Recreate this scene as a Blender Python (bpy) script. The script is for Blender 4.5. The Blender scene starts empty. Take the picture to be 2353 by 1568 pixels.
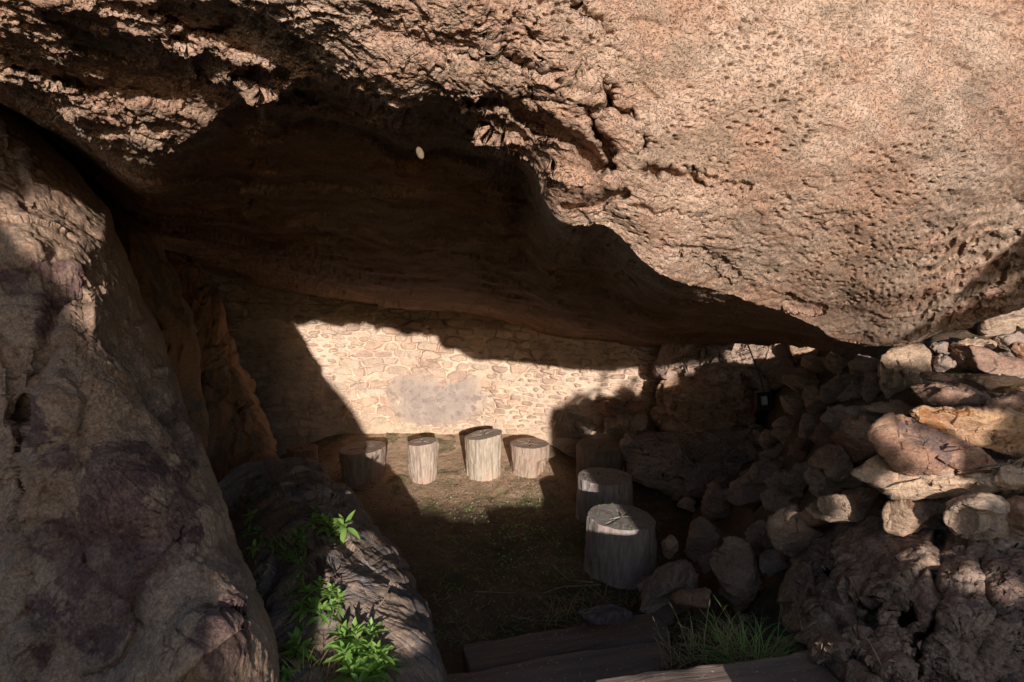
import bpy, math, random
import numpy as np
from mathutils import Vector
R = math.radians
C = bpy.context.scene.collection
rnd = random.Random(7)

# ------------------------------------------------------------------ camera, sky, sun, exposure
CAMZ = 2.05; F = 1533.0; PITCH = R(8.0)          # pixel frame: 2353 x 1568
cam_d = bpy.data.cameras.new('camera'); cam = bpy.data.objects.new('camera', cam_d); C.objects.link(cam)
cam.location = (0, 0, CAMZ); cam.rotation_euler = (R(90) - PITCH, 0, 0)
cam_d.sensor_width = 36.0; cam_d.lens = 36.0 * F / 2353.0
cam_d.clip_start = 0.02; cam_d.clip_end = 500
bpy.context.scene.camera = cam
SUN_EL = R(12.0); SUN_AZ = R(9.0)                # light travels forward, leftward and down
world = bpy.data.worlds.new('World'); bpy.context.scene.world = world; world.use_nodes = True
wn = world.node_tree
bg = wn.nodes['Background']; sky = wn.nodes.new('ShaderNodeTexSky')
sky.sky_type = 'NISHITA'; sky.sun_disc = False
sky.sun_elevation = SUN_EL; sky.sun_rotation = math.pi - SUN_AZ
sky.altitude = 600; sky.air_density = 1.0; sky.dust_density = 1.0
wn.links.new(sky.outputs[0], bg.inputs[0]); bg.inputs[1].default_value = 0.115
sd = bpy.data.lights.new('sun', 'SUN'); so = bpy.data.objects.new('sun', sd); C.objects.link(so)
SD = Vector((-math.sin(SUN_AZ) * math.cos(SUN_EL), math.cos(SUN_AZ) * math.cos(SUN_EL), -math.sin(SUN_EL)))
so.rotation_euler = (-SD).to_track_quat('Z', 'Y').to_euler(); so.location = (3, -6, 6)
sd.energy = 4.3; sd.angle = R(0.5); sd.color = (1.0, 0.92, 0.83)
vs = bpy.context.scene.view_settings
vs.view_transform = 'Standard'; vs.look = 'None'; vs.gamma = 1.0; vs.exposure = 0.40
bpy.context.scene.cycles.max_bounces = 8
bpy.context.scene.cycles.diffuse_bounces = 6

# ------------------------------------------------------------------ numeric helpers
cs, sn = math.cos(PITCH), math.sin(PITCH)
def ray(px, py):
    px = np.asarray(px, float); py = np.asarray(py, float)
    a = (px - 1176.5) / F; b = (784.0 - py) / F
    dy = cs + b * sn
    return a / dy, (-sn + b * cs) / dy             # x and z per metre of world y
def at(px, py, Y):
    """3-D point seen at that pixel, Y metres in front"""
    Y = np.asarray(Y, float); ax, az = ray(px, py)
    return np.stack([ax * Y, Y + 0 * ax, CAMZ + az * Y], -1)
def floor_y(px, py, z=0.0):
    return float((z - CAMZ) / ray(px, py)[1])

def _h(ix, iy, iz, seed):
    with np.errstate(over='ignore'):
        h = (ix.astype(np.uint32) * np.uint32(374761393)) ^ (iy.astype(np.uint32) * np.uint32(668265263)) ^ (iz.astype(np.uint32) * np.uint32(2147483647 - 1013)) ^ np.uint32(seed * 2654435 + 77)
        h = (h ^ (h >> np.uint32(13))) * np.uint32(1274126177)
        h = (h ^ (h >> np.uint32(16))) * np.uint32(2246822519)
        h = h ^ (h >> np.uint32(15))
    return h.astype(np.float64) / 4294967295.0
def vnoise(P, seed=0):
    f = np.floor(P); i = f.astype(np.int64); t = P - f
    t = t * t * t * (t * (t * 6 - 15) + 10)
    x, y, z = i[..., 0], i[..., 1], i[..., 2]; u, v, w = t[..., 0], t[..., 1], t[..., 2]
    def c(a, b, d): return _h(x + a, y + b, z + d, seed)
    x00 = c(0,0,0) * (1-u) + c(1,0,0) * u; x10 = c(0,1,0) * (1-u) + c(1,1,0) * u
    x01 = c(0,0,1) * (1-u) + c(1,0,1) * u; x11 = c(0,1,1) * (1-u) + c(1,1,1) * u
    return ((x00 * (1-v) + x10 * v) * (1-w) + (x01 * (1-v) + x11 * v) * w) * 2 - 1
ROT = np.array([[0.36, 0.48, -0.8], [-0.8, 0.6, 0.0], [0.48, 0.64, 0.6]])
def fbm(P, octaves=5, gain=0.5, lac=2.03, seed=0, ridged=False):
    P = P @ ROT.T; a = 1.0; s = 0.0; tot = 0.0
    for k in range(octaves):
        n = vnoise(P, seed + k)
        if ridged: n = 1 - 2 * np.abs(n)
        s = s + a * n; tot += a; a *= gain; P = (P @ ROT.T) * lac + 3.7
    return s / tot
def cell(P, seed=0):
    """distance to the nearest and the second nearest feature point"""
    f = np.floor(P); i = f.astype(np.int64); t = P - f
    d1 = np.full(P.shape[:-1], 9.0); d2 = d1.copy()
    for a in (-1, 0, 1):
        for b in (-1, 0, 1):
            for c in (-1, 0, 1):
                X, Y, Z = i[..., 0] + a, i[..., 1] + b, i[..., 2] + c
                dx = a + _h(X, Y, Z, seed) - t[..., 0]; dy = b + _h(X, Y, Z, seed + 11) - t[..., 1]; dz = c + _h(X, Y, Z, seed + 23) - t[..., 2]
                d = np.sqrt(dx * dx + dy * dy + dz * dz)
                m = d < d1
                d2 = np.where(m, d1, np.minimum(d2, d)); d1 = np.where(m, d, d1)
    return d1, d2
def facet(P, seed=0, tilt=0.55):
    """broken rock: every cell is a small tilted plane with a step to its neighbours (about -0.5 .. 0.5)"""
    f = np.floor(P); i = f.astype(np.int64); t = P - f
    d1 = np.full(P.shape[:-1], 9.0); out = np.zeros(P.shape[:-1])
    for a in (-1, 0, 1):
        for b in (-1, 0, 1):
            for c in (-1, 0, 1):
                X, Y, Z = i[..., 0] + a, i[..., 1] + b, i[..., 2] + c
                h1, h2, h3 = _h(X, Y, Z, seed), _h(X, Y, Z, seed + 11), _h(X, Y, Z, seed + 23)
                dx = t[..., 0] - a - h1; dy = t[..., 1] - b - h2; dz = t[..., 2] - c - h3
                d = dx * dx + dy * dy + dz * dz; m = d < d1
                g1 = (h1 * 7.13) % 1 - 0.5; g2 = (h2 * 9.71) % 1 - 0.5; g3 = (h3 * 8.37) % 1 - 0.5
                out = np.where(m, ((h1 + h2 + h3) * 3.7) % 1 - 0.5 + tilt * 3 * (g1 * dx + g2 * dy + g3 * dz), out); d1 = np.where(m, d, d1)
    return out
def sstep(a, b, x):
    t = np.clip((x - a) / (b - a), 0, 1); return t * t * (3 - 2 * t)
def curve(pts, x):
    """monotone-ish smooth interpolation through (x, y) pairs"""
    p = np.array(pts, float); xs, ys = p[:, 0], p[:, 1]
    m = np.gradient(ys, xs); x = np.clip(x, xs[0], xs[-1])
    k = np.clip(np.searchsorted(xs, x) - 1, 0, len(xs) - 2)
    h = xs[k+1] - xs[k]; t = (x - xs[k]) / h
    return (2*t**3 - 3*t**2 + 1) * ys[k] + (t**3 - 2*t**2 + t) * h * m[k] + (-2*t**3 + 3*t**2) * ys[k+1] + (t**3 - t**2) * h * m[k+1]
def seg_dist(X, Y, pts):
    """distance of pixels to an open polyline, and the place along it (0..1)"""
    best = np.full(X.shape, 1e9); par = np.zeros(X.shape); n = len(pts) - 1
    for k in range(n):
        (x0, y0), (x1, y1) = pts[k][:2], pts[k+1][:2]
        dx, dy = x1 - x0, y1 - y0; L = dx*dx + dy*dy + 1e-9
        t = np.clip(((X - x0) * dx + (Y - y0) * dy) / L, 0, 1)
        d = np.hypot(X - x0 - t*dx, Y - y0 - t*dy); m = d < best
        best = np.where(m, d, best); par = np.where(m, (k + t) / n, par)
    return best, par
def poly_sd(X, Y, pts):
    """signed distance to a closed polygon, negative inside"""
    d, _ = seg_dist(X, Y, list(pts) + [pts[0]])
    ins = np.zeros(X.shape, bool); n = len(pts)
    for k in range(n):
        x0, y0 = pts[k]; x1, y1 = pts[(k+1) % n]
        c = ((y0 > Y) != (y1 > Y)) & (X < (x1 - x0) * (Y - y0) / (y1 - y0 + 1e-12) + x0)
        ins ^= c
    return np.where(ins, -d, d)
def normals(P, wrap=False):
    du = np.gradient(P, axis=0)
    if wrap: dv = (np.roll(P, -1, 1) - np.roll(P, 1, 1)) / 2
    else: dv = np.gradient(P, axis=1)
    n = np.cross(du, dv); return n / (np.linalg.norm(n, axis=-1, keepdims=True) + 1e-12)

# ------------------------------------------------------------------ mesh and object helpers
def link_mesh(name, V, Q, mat, parent=None, loc=None, smooth=True, tint=None):
    V = np.asarray(V, np.float32).reshape(-1, 3)
    if parent is not None: off = np.array(parent.location)
    else:
        off = np.array(loc if loc is not None else (0, 0, 0), float)
    me = bpy.data.meshes.new(name); Vl = V - off.astype(np.float32)
    if isinstance(Q, np.ndarray):
        nq, k = Q.shape
        me.vertices.add(len(Vl)); me.vertices.foreach_set('co', Vl.ravel())
        me.loops.add(nq * k); me.loops.foreach_set('vertex_index', Q.astype(np.int32).ravel())
        me.polygons.add(nq); me.polygons.foreach_set('loop_start', np.arange(0, nq * k, k, dtype=np.int32))
        me.update(calc_edges=True)
    else:
        me.from_pydata(Vl.tolist(), [], Q); me.update()
    me.polygons.foreach_set('use_smooth', [smooth] * len(me.polygons))
    if tint is not None:
        a = me.color_attributes.new('tint', 'FLOAT_COLOR', 'POINT')
        a.data.foreach_set('color', np.c_[tint.reshape(-1, 3), np.ones(len(V))].astype(np.float32).ravel())
    me.materials.append(mat)
    o = bpy.data.objects.new(name, me); C.objects.link(o)
    if parent is not None: o.parent = parent
    elif loc is not None: o.location = loc
    return o
def tag(o, label=None, cat=None, group=None, kind=None):
    if label: o['label'] = label
    if cat: o['category'] = cat
    if group: o['group'] = group
    if kind: o['kind'] = kind
    return o
def empty(name, loc):
    o = bpy.data.objects.new(name, None); C.objects.link(o); o.location = loc; o.empty_display_size = 0.05; return o
def grid_faces(nu, nv, wrap=False):
    i = np.arange(nu * nv).reshape(nu, nv)
    if wrap: j = np.concatenate([i, i[:, :1]], 1)
    else: j = i
    return np.stack([j[:-1, :-1], j[1:, :-1], j[1:, 1:], j[:-1, 1:]], -1).reshape(-1, 4)
def base_of(P):
    P = P.reshape(-1, 3); return (float(P[:, 0].mean()), float(P[:, 1].mean()), float(P[:, 2].min()))

# ------------------------------------------------------------------ materials
def nt(name):
    m = bpy.data.materials.new(name); m.use_nodes = True
    t = m.node_tree; return m, t, t.nodes['Principled BSDF']
class NG:
    def __init__(s, t): s.t = t
    def node(s, ty, **k):
        n = s.t.nodes.new(ty)
        for a, v in k.items(): setattr(n, a, v)
        return n
    def link(s, a, b): s.t.links.new(a, b)
    def pos(s, scale=(1, 1, 1), rot=(0, 0, 0), obj=False):
        src = s.node('ShaderNodeTexCoord').outputs['Object'] if obj else s.node('ShaderNodeNewGeometry').outputs['Position']
        m = s.node('ShaderNodeMapping'); m.inputs['Scale'].default_value = scale; m.inputs['Rotation'].default_value = rot
        s.link(src, m.inputs[0]); return m.outputs[0]
    def noise(s, v, scale, detail=6, rough=0.6, dist=0.0):
        n = s.node('ShaderNodeTexNoise'); n.inputs['Scale'].default_value = scale; n.inputs['Detail'].default_value = detail
        n.inputs['Roughness'].default_value = rough; n.inputs['Distortion'].default_value = dist
        s.link(v, n.inputs['Vector']); return n.outputs['Fac']
    def ramp(s, v, lo, hi):
        n = s.node('ShaderNodeMapRange'); n.interpolation_type = 'SMOOTHSTEP'
        n.inputs[1].default_value = lo; n.inputs[2].default_value = hi; s.link(v, n.inputs[0]); return n.outputs[0]
    def mix(s, f, a, b, mode='MIX'):
        n = s.node('ShaderNodeMix', data_type='RGBA', blend_type=mode)
        for idx, x in ((0, f), (6, a), (7, b)):
            if isinstance(x, (int, float)): n.inputs[idx].default_value = x
            elif isinstance(x, tuple): n.inputs[idx].default_value = (*x, 1)
            else: s.link(x, n.inputs[idx])
        return n.outputs[2]
    def math(s, op, a, b=0.0):
        n = s.node('ShaderNodeMath', operation=op)
        for k, x in ((0, a), (1, b)):
            if isinstance(x, (int, float)): n.inputs[k].default_value = x
            else: s.link(x, n.inputs[k])
        return n.outputs[0]
    def bump(s, hgt, dist, bsdf, prev=None, strength=1.0):
        b = s.node('ShaderNodeBump'); b.inputs['Strength'].default_value = strength; b.inputs['Distance'].default_value = dist
        s.link(hgt, b.inputs['Height'])
        if prev is not None: s.link(prev, b.inputs['Normal'])
        if bsdf is not None: s.link(b.outputs[0], bsdf.inputs['Normal'])
        return b.outputs[0]

def rock_mat(name, c0, c1, c2, stain=None, stain_amt=0.5, big=1.6, strata=(1, 1, 1), rot=(0, 0, 0), bump=0.012, fine=60, pits=None, rough=0.9, speck=0.35, tinted=False, vary=0.0, stain_scale=2.2, soft=0.025):
    m, t, b = nt(name); g = NG(t)
    p = g.pos(strata, rot); q = g.pos()
    a = g.ramp(g.noise(p, big, 6, 0.62, 0.4), 0.42, 0.60)
    col = g.mix(a, c0, c1)
    a2 = g.ramp(g.noise(p, big * 3.1, 8, 0.7, 0.2), 0.48, 0.62)
    col = g.mix(a2, col, c2)
    if tinted:
        at_ = g.node('ShaderNodeAttribute', attribute_name='tint')
        col = g.mix(1.0, col, at_.outputs['Color'], 'MULTIPLY')
    if stain is not None:
        s1 = g.noise(q, stain_scale, 9, 0.62, 0.6)
        sm = g.ramp(s1, 0.60 - 0.1 * stain_amt, 0.60 + soft - 0.1 * stain_amt)
        s2 = g.ramp(g.noise(q, fine * 0.5, 3, 0.7), 0.3, 0.75)
        col = g.mix(g.math('MULTIPLY', sm, g.math('ADD', g.math('MULTIPLY', s2, 0.5), 0.45)), col, stain)
    grain = g.noise(q, fine * 2.2, 3, 0.75)
    col = g.mix(speck, col, g.mix(g.ramp(grain, 0.3, 0.72), (0.25, 0.23, 0.22), (1.7, 1.65, 1.6)), 'MULTIPLY')
    if vary:
        oi = g.node('ShaderNodeObjectInfo').outputs['Random']
        v = g.math('ADD', g.math('MULTIPLY', oi, vary), 1 - vary / 2)
        hs = g.node('ShaderNodeHueSaturation'); g.link(v, hs.inputs['Value'])
        g.link(g.math('ADD', g.math('MULTIPLY', oi, 0.35), 0.85), hs.inputs['Saturation'])
        g.link(col, hs.inputs['Color']); col = hs.outputs[0]
    g.link(col, b.inputs['Base Color']); b.inputs['Roughness'].default_value = rough
    b.inputs['Specular IOR Level'].default_value = 0.25
    h = g.math('ADD', g.noise(p, fine * 0.35, 8, 0.68), g.math('MULTIPLY', g.noise(q, fine * 1.5, 5, 0.7), 0.35))
    n1 = g.bump(h, bump, b)
    if pits:
        vo = g.node('ShaderNodeTexVoronoi'); vo.inputs['Scale'].default_value = pits
        dq = g.node('ShaderNodeVectorMath', operation='ADD'); nn = g.node('ShaderNodeTexNoise'); nn.inputs['Scale'].default_value = 9
        g.link(p, nn.inputs['Vector']); g.link(p, dq.inputs[0]); g.link(nn.outputs['Color'], dq.inputs[1])
        g.link(dq.outputs[0], vo.inputs['Vector'])
        ph = g.ramp(vo.outputs['Distance'], 0.12, 0.42)
        g.bump(ph, bump * 0.9, b, n1)
    return m
def plain_mat(name, col, rough=0.6, col2=None, scale=20, bump=0.0, metal=0.0, spec=0.4):
    m, t, b = nt(name); g = NG(t); q = g.pos(obj=False)
    n = g.noise(q, scale, 5, 0.6)
    g.link(g.mix(g.ramp(n, 0.3, 0.7), col, col2 or tuple(c * 0.6 for c in col)), b.inputs['Base Color'])
    b.inputs['Roughness'].default_value = rough; b.inputs['Metallic'].default_value = metal
    b.inputs['Specular IOR Level'].default_value = spec
    if bump: g.bump(n, bump, b)
    return m
M = {}
M['boulder'] = rock_mat('sandstone_face', (0.365, 0.225, 0.16), (0.445, 0.315, 0.24), (0.30, 0.21, 0.155), stain=(0.40, 0.245, 0.175), stain_amt=0.9, soft=0.12, big=2.2, strata=(1, 1.3, 1.7), rot=(0, R(-24), 0), bump=0.0055, fine=60, pits=42, speck=0.38, stain_scale=2.6, tinted=True)
M['left'] = rock_mat('weathered_rock', (0.38, 0.265, 0.195), (0.31, 0.21, 0.155), (0.27, 0.18, 0.135), tinted=True, big=1.5, strata=(1.2, 1, 0.7), bump=0.012, fine=60, speck=0.5, stain_scale=1.9)
M['inner'] = rock_mat('inner_rock', (0.26, 0.15, 0.09), (0.34, 0.18, 0.10), (0.19, 0.14, 0.11), stain=(0.10, 0.09, 0.08), stain_amt=0.3, big=2.5, strata=(2.2, 1, 0.7), bump=0.008, fine=40)
M['low'] = rock_mat('mottled_rock', (0.30, 0.22, 0.17), (0.22, 0.16, 0.13), (0.16, 0.14, 0.14), stain=(0.09, 0.08, 0.09), stain_amt=0.5, big=2.5, strata=(1, 1.2, 1.2), bump=0.006, fine=50, stain_scale=3.2)
M['wall'] = rock_mat('masonry', (0.56, 0.455, 0.385), (0.64, 0.525, 0.445), (0.47, 0.385, 0.335), big=4, bump=0.006, fine=50, tinted=True, speck=0.25)
M['plaster'] = rock_mat('old_plaster', (0.37, 0.295, 0.255), (0.43, 0.345, 0.295), (0.31, 0.245, 0.22), stain=(0.27, 0.205, 0.19), stain_amt=0.4, big=5, bump=0.004, fine=60, speck=0.2, stain_scale=7, tinted=True)
M['floor'] = rock_mat('cave_floor', (0.17, 0.12, 0.085), (0.24, 0.17, 0.12), (0.14, 0.115, 0.075), stain=(0.10, 0.11, 0.05), stain_amt=0.3, big=2.0, bump=0.018, fine=45, speck=0.45, stain_scale=3, tinted=True)
M['earth'] = rock_mat('crusted_earth', (0.31, 0.21, 0.155), (0.23, 0.155, 0.12), (0.37, 0.275, 0.22), stain=(0.12, 0.08, 0.075), stain_amt=0.4, big=5, bump=0.018, fine=30, speck=0.5, stain_scale=9)
M['stone_grey'] = rock_mat('grey_rubble', (0.45, 0.33, 0.25), (0.52, 0.385, 0.295), (0.36, 0.275, 0.22), big=4, strata=(1, 1, 3), rot=(0.3, 0.2, 0), bump=0.015, fine=50, vary=0.35)
M['stone_tan'] = rock_mat('tan_rubble', (0.45, 0.30, 0.205), (0.53, 0.37, 0.265), (0.37, 0.245, 0.175), stain=(0.30, 0.15, 0.08), stain_amt=0.2, big=4, strata=(1, 1, 3), rot=(0.1, -0.3, 0), bump=0.015, fine=50, vary=0.35)
M['stone_red'] = rock_mat('rusty_rubble', (0.38, 0.20, 0.13), (0.44, 0.27, 0.185), (0.28, 0.17, 0.13), stain=(0.18, 0.13, 0.13), stain_amt=0.3, big=4, strata=(1, 1, 3), rot=(0.2, 0.3, 0), bump=0.015, fine=50, vary=0.3)
M['purple'] = rock_mat('purple_stone', (0.17, 0.125, 0.13), (0.22, 0.16, 0.155), (0.13, 0.10, 0.11), big=5, bump=0.012, fine=50)
M['stone_dark'] = rock_mat('slate_rubble', (0.38, 0.285, 0.235), (0.45, 0.34, 0.275), (0.31, 0.24, 0.21), big=4, strata=(1, 1, 3), bump=0.015, fine=50, vary=0.35)

# ------------------------------------------------------------------ ground
def terrain():
    def strip(x0, x1, y0, y1, nx, ny):
        X, Y = np.meshgrid(np.linspace(x0, x1, nx), np.linspace(y0, y1, ny), indexing='ij')
        prof = curve([(-60, 1.4), (-6, 1.5), (-2.2, 1.42), (-1.2, 1.33), (-0.5, 1.1), (0.6, 0.9), (1.2, 0.72), (1.8, 0.50), (2.4, 0.20), (3.0, 0.02), (4, 0.0), (12, 0.0)], Y)
        prof = prof - 0.06 * sstep(0.35, 0.6, X) * sstep(0.6, -0.4, Y)
        P = np.stack([X, Y, prof], -1)
        mound = 0.27 * np.clip((Y - 5.15) / 1.25, 0, 1) ** 1.25 * sstep(0.75, 0.1, X) * sstep(-2.6, -1.6, X)
        mound = mound + 0.09 * sstep(2.4, 2.1, Y) * sstep(1.1, 1.6, Y) * sstep(0.1, 0.8, X)
        mound = mound + 0.32 * sstep(2.85, 2.45, Y) * sstep(2.1, 2.45, Y) * sstep(0.35, 0.8, X) + 0.17 * sstep(2.4, 2.5, Y) * sstep(2.9, 2.6, Y) * 0
        mound = mound + 0.14 * sstep(0.72, 0.92, X) * sstep(2.1, 1.9, Y) * sstep(1.1, 1.5, Y)
        P[..., 2] += mound + 0.03 * fbm(P * 1.5, 4, seed=5) * sstep(-5, 1, Y) + 0.012 * fbm(P * 9, 5, 0.6, seed=6)
        return P
    P = strip(-4, 5, -1.6, 8.0, 700, 800)
    n_ = fbm(P * 2.2, 4, seed=7)
    lit_floor = sstep(4.75, 5.3, P[..., 1] + 0.25 * n_) * sstep(0.75, 0.15, P[..., 0] + 0.2 * n_) * sstep(-2.0, -1.2, P[..., 0])  # sunlit patch painted paler into the floor tint near the wall
    moss = sstep(0.0, 0.4, fbm(P * 3 + 4, 4, seed=8)) * sstep(5.6, 5.0, P[..., 1])
    tint = 0.78 + lit_floor[..., None] * np.array((1.35, 1.3, 1.25)); tint = tint * (1 - 0.45 * moss[..., None] * np.array((1, 0.35, 0.9)))
    o = link_mesh('ground', P, grid_faces(700, 800), M['floor'], tint=tint); tag(o, kind='structure')
    X, Y = np.meshgrid(np.linspace(-80, 80, 60), np.linspace(-80, 80, 60), indexing='ij')
    inner = (np.abs(X - 0.5) < 5) & (Y > -2.4) & (Y < 9)
    P = np.stack([X, Y, np.where(inner, -1.2, 1.15) + 0.05 * fbm(np.stack([X, Y, X * 0], -1) * 0.3, 3)], -1)
    tag(link_mesh('ground', P, grid_faces(60, 60), M['floor'], tint=np.ones((3600, 3))), kind='structure')
terrain()

# ------------------------------------------------------------------ the overhanging boulder (roof of the shelter)
def overhang():
    step = 2.7
    xs = np.arange(-620, 2980, step); nx = len(xs)
    yr = curve([(-620, 40), (0, 190), (110, 245), (200, 292), (390, 350), (470, 288), (540, 235), (620, 215), (690, 185), (784, 190), (860, 220), (935, 242), (1020, 238), (1090, 288), (1150, 345), (1225, 392), (1250, 455), (1400, 535), (1500, 622), (1700, 690), (1850, 742), (1960, 792), (2050, 790), (2200, 748), (2353, 692), (2980, 420)], xs)
    yb = curve([(-620, 150), (0, 258), (60, 292), (170, 385), (250, 480), (330, 575), (430, 626), (650, 694), (900, 742), (1100, 762), (1200, 784), (1400, 802), (1560, 800), (1750, 790), (1850, 797), (1960, 806), (2050, 800), (2200, 758), (2353, 703), (2980, 432)], xs)
    Dt = curve([(-620, 1.1), (0, 1.26), (300, 1.23), (600, 1.11), (900, 1.09), (1200, 1.22), (1500, 1.38), (1800, 1.5), (2100, 1.62), (2353, 1.72), (2980, 2.2)], xs)      # at y = 0
    Dr = curve([(-620, 1.4), (0, 1.5), (200, 1.68), (390, 1.78), (500, 1.55), (600, 1.36), (850, 1.28), (1040, 1.35), (1225, 1.55), (1400, 1.6), (1500, 1.66), (1700, 1.95), (1850, 2.2), (1960, 2.6), (2050, 2.6), (2200, 2.5), (2353, 2.6), (2980, 3.2)], xs)
    J = curve([(-620, 0.1), (0, 0.12), (390, 0.10), (850, 0.10), (1040, 0.12), (1225, 0.28), (1400, 0.16), (1700, 0.08), (1850, 0.1), (1960, 0.04), (2980, 0.02)], xs)
    Db = curve([(-620, 4.0), (0, 4.4), (170, 5.0), (300, 6.2), (1560, 6.6), (1700, 5.6), (1800, 4.8), (1880, 3.9), (1960, 3.0), (2050, 2.72), (2353, 2.75), (2980, 3.4)], xs)
    rowsA = np.linspace(-520, 0, 90)[:-1]
    nA, nB = 275, 170
    vA = np.linspace(0, 1, nA); vB = np.linspace(0, 1, nB + 1)[1:]
    PY = np.concatenate([np.repeat(rowsA[None], nx, 0), yr[:, None] * vA[None], yr[:, None] + (yb - yr)[:, None] * vB[None]], 1)
    # in the face: planar in inverse depth with an easing towards the rim
    vv = np.where(PY <= yr[:, None], np.clip(PY, -600, None) / np.maximum(yr[:, None], 1), 1)
    pw = curve([(-620, 1.0), (900, 1.0), (1400, 1.6), (2000, 2.6), (2980, 2.6)], xs)[:, None]
    vvp = np.where(vv > 0, np.abs(vv) ** pw, vv * 0.12)
    invA = 1 / Dt[:, None] + (1 / Dr - 1 / Dt)[:, None] * np.clip(vvp, -2, 1)
    wb = np.clip((PY - yr[:, None]) / (yb - yr)[:, None], 0, 1)
    j = J[:, None] * sstep(0, 1, (PY - yr[:, None]) / 26.0)
    invB = 1 / (Dr[:, None] + j) + (1 / Db[:, None] - 1 / (Dr[:, None] + J[:, None])) * wb
    PX = np.repeat(xs[:, None], PY.shape[1], 1)
    D = np.where(PY <= yr[:, None], 1 / invA, 1 / invB)
    face = np.where(PY <= yr[:, None], 1.0, sstep(110, 0, PY - yr[:, None]))
    led = curve([(-620, 200), (390, 420), (700, 262), (850, 285), (955, 330), (1040, 322), (1150, 352), (1230, 395), (1250, 455), (1400, 540), (2980, 900)], xs)[:, None] + 10
    D = D + np.where(PX < 1500, 0.16 * sstep(0, 22, PY - led) * (PY > yr[:, None]) * sstep(560, 800, PX) * sstep(1500, 1380, PX) * sstep(330, 120, PY - led), 0)
    # eroded hollows: (polyline, half width, depth)
    wx = PX + 22 * fbm(np.stack([PX / 45, PY / 45, PX * 0], -1), 4, seed=31); wy = PY + 22 * fbm(np.stack([PX / 45, PY / 45, PX * 0 + 9], -1), 4, seed=37)
    hollows = [([(120, 30), (190, 90), (330, 130)], 26, 0.07), ([(170, 170), (330, 190), (470, 215), (560, 270)], 44, 0.10),
               ([(20, 140), (150, 190), (300, 240)], 16, 0.05), ([(400, 20), (520, 60), (640, 130), (720, 200), (860, 240)], 42, 0.09),
               ([(430, 90), (520, 60)], 30, 0.07), ([(470, 150), (640, 190)], 24, 0.07), ([(560, 180), (700, 225)], 30, 0.08),
               ([(1100, 15), (1110, 70), (1150, 120), (1240, 160), (1330, 200), (1395, 225)], 13, 0.11),
               ([(1150, 60), (1100, 100), (1070, 95)], 13, 0.07), ([(1330, 20), (1370, 50), (1400, 80)], 20, 0.07),
               ([(1300, 150), (1400, 195), (1385, 260)], 15, 0.12), ([(1090, 230), (1180, 240), (1260, 290), (1330, 330), (1370, 390)], 22, 0.13),
               ([(1200, 215), (1290, 235)], 9, 0.08), ([(1350, 250), (1390, 330), (1400, 380)], 15, 0.12), ([(1090, 290), (1190, 300)], 22, 0.05),
               ([(1410, 240), (1480, 290), (1480, 350)], 14, 0.08), ([(1500, 390), (1560, 400), (1600, 420)], 16, 0.07),
               ([(1440, 440), (1380, 470), (1300, 470)], 14, 0.06),
               ([(1450, 470), (1560, 490), (1650, 500)], 5, 0.03), ([(1560, 380), (1650, 410), (1720, 440)], 5, 0.03), ([(1540, 560), (1640, 590), (1700, 640)], 7, 0.03),
               ([(1810, 690), (1890, 710)], 14, 0.05)]
    nzh = fbm(np.stack([PX / 22, PY / 22, PX * 0 + 3], -1), 4, 0.6, seed=39)
    for pts, w, d in hollows:
        dd, _ = seg_dist(wx, wy, pts); dd = dd + 7 * nzh; D = D + d * (0.5 if pts[0][0] < 700 else 0.6) * sstep(w * 1.15, w * 0.55, dd)
    # raised lobes between them
    lobes = [([(0, 60), (130, 140), (235, 165)], 32, 0.05), ([(90, 0), (300, 60), (440, 120), (525, 165)], 42, 0.07), ([(20, 185), (140, 215), (260, 285), (375, 335)], 26, 0.06),
             ([(560, 195), (600, 230)], 20, 0.06), ([(600, 20), (740, 80), (900, 150), (1100, 200)], 60, 0.06), ([(1120, 290), (1230, 330)], 16, 0.03), ([(1250, 415), (1400, 425)], 26, 0.07)]
    for pts, w, d in lobes:
        dd, _ = seg_dist(wx, wy, pts); D = D - d * sstep(w * 1.3, w * 0.2, dd) * 0.6
    # strata at the lower right, turning up
    band = (wy - 560) * 0.92 + (wx - 2100) * 0.62
    st = sstep(2000, 2250, PX) * sstep(430, 600, PY) * face
    D = D + 0.02 * st * np.sin(band / 5.5 + 2.5 * vnoise(np.stack([PX / 60, PY / 60, PX * 0], -1), 3)) + 0.05 * st * sstep(40, 120, band)
    P = at(PX, PY, D)
    N = normals(P); 
    if N[nx // 2, 150, 1] > 0: N = -N
    Q = P.copy(); th = R(24); Q = np.stack([P[..., 0] * math.cos(th) - P[..., 2] * math.sin(th), P[..., 1], (P[..., 0] * math.sin(th) + P[..., 2] * math.cos(th)) * 1.9], -1)
    rough_l = 0.30 + 0.70 * sstep(1500, 700, PX) + 0.25 * sstep(1450, 1100, PX) * sstep(1000, 1200, PX)
    dis = (0.045 - 0.02 * sstep(900, 500, PX)) * fbm(Q * 2.6, 3, seed=41) + 0.010 * fbm(Q * 11, 4, 0.6, seed=43) * (0.4 + rough_l) + 0.013 * fbm(Q * 48, 4, 0.75, seed=47) * rough_l
    d1, d2 = cell(Q * 42 + 0.6 * fbm(Q * 20, 2, seed=3)[..., None], 5)
    pm = sstep(-0.35, 0.25, fbm(Q * 4, 3, seed=51))
    pit = -0.016 * sstep(0.40, 0.12, d1) * (0.08 + pm ** 1.5) * face
    d1, d2 = cell(Q * 15, 8)
    pit = pit - 0.014 * sstep(0.36, 0.1, d1) * sstep(0.0, 0.4, fbm(Q * 2.5 + 7, 3, seed=53)) * face
    zone = 0.35 + 0.65 * sstep(-0.2, 0.25, fbm(Q * 2.3, 4, seed=59))
    Qf = Q + 0.05 * fbm(Q * 9, 3, seed=58)[..., None]
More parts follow.
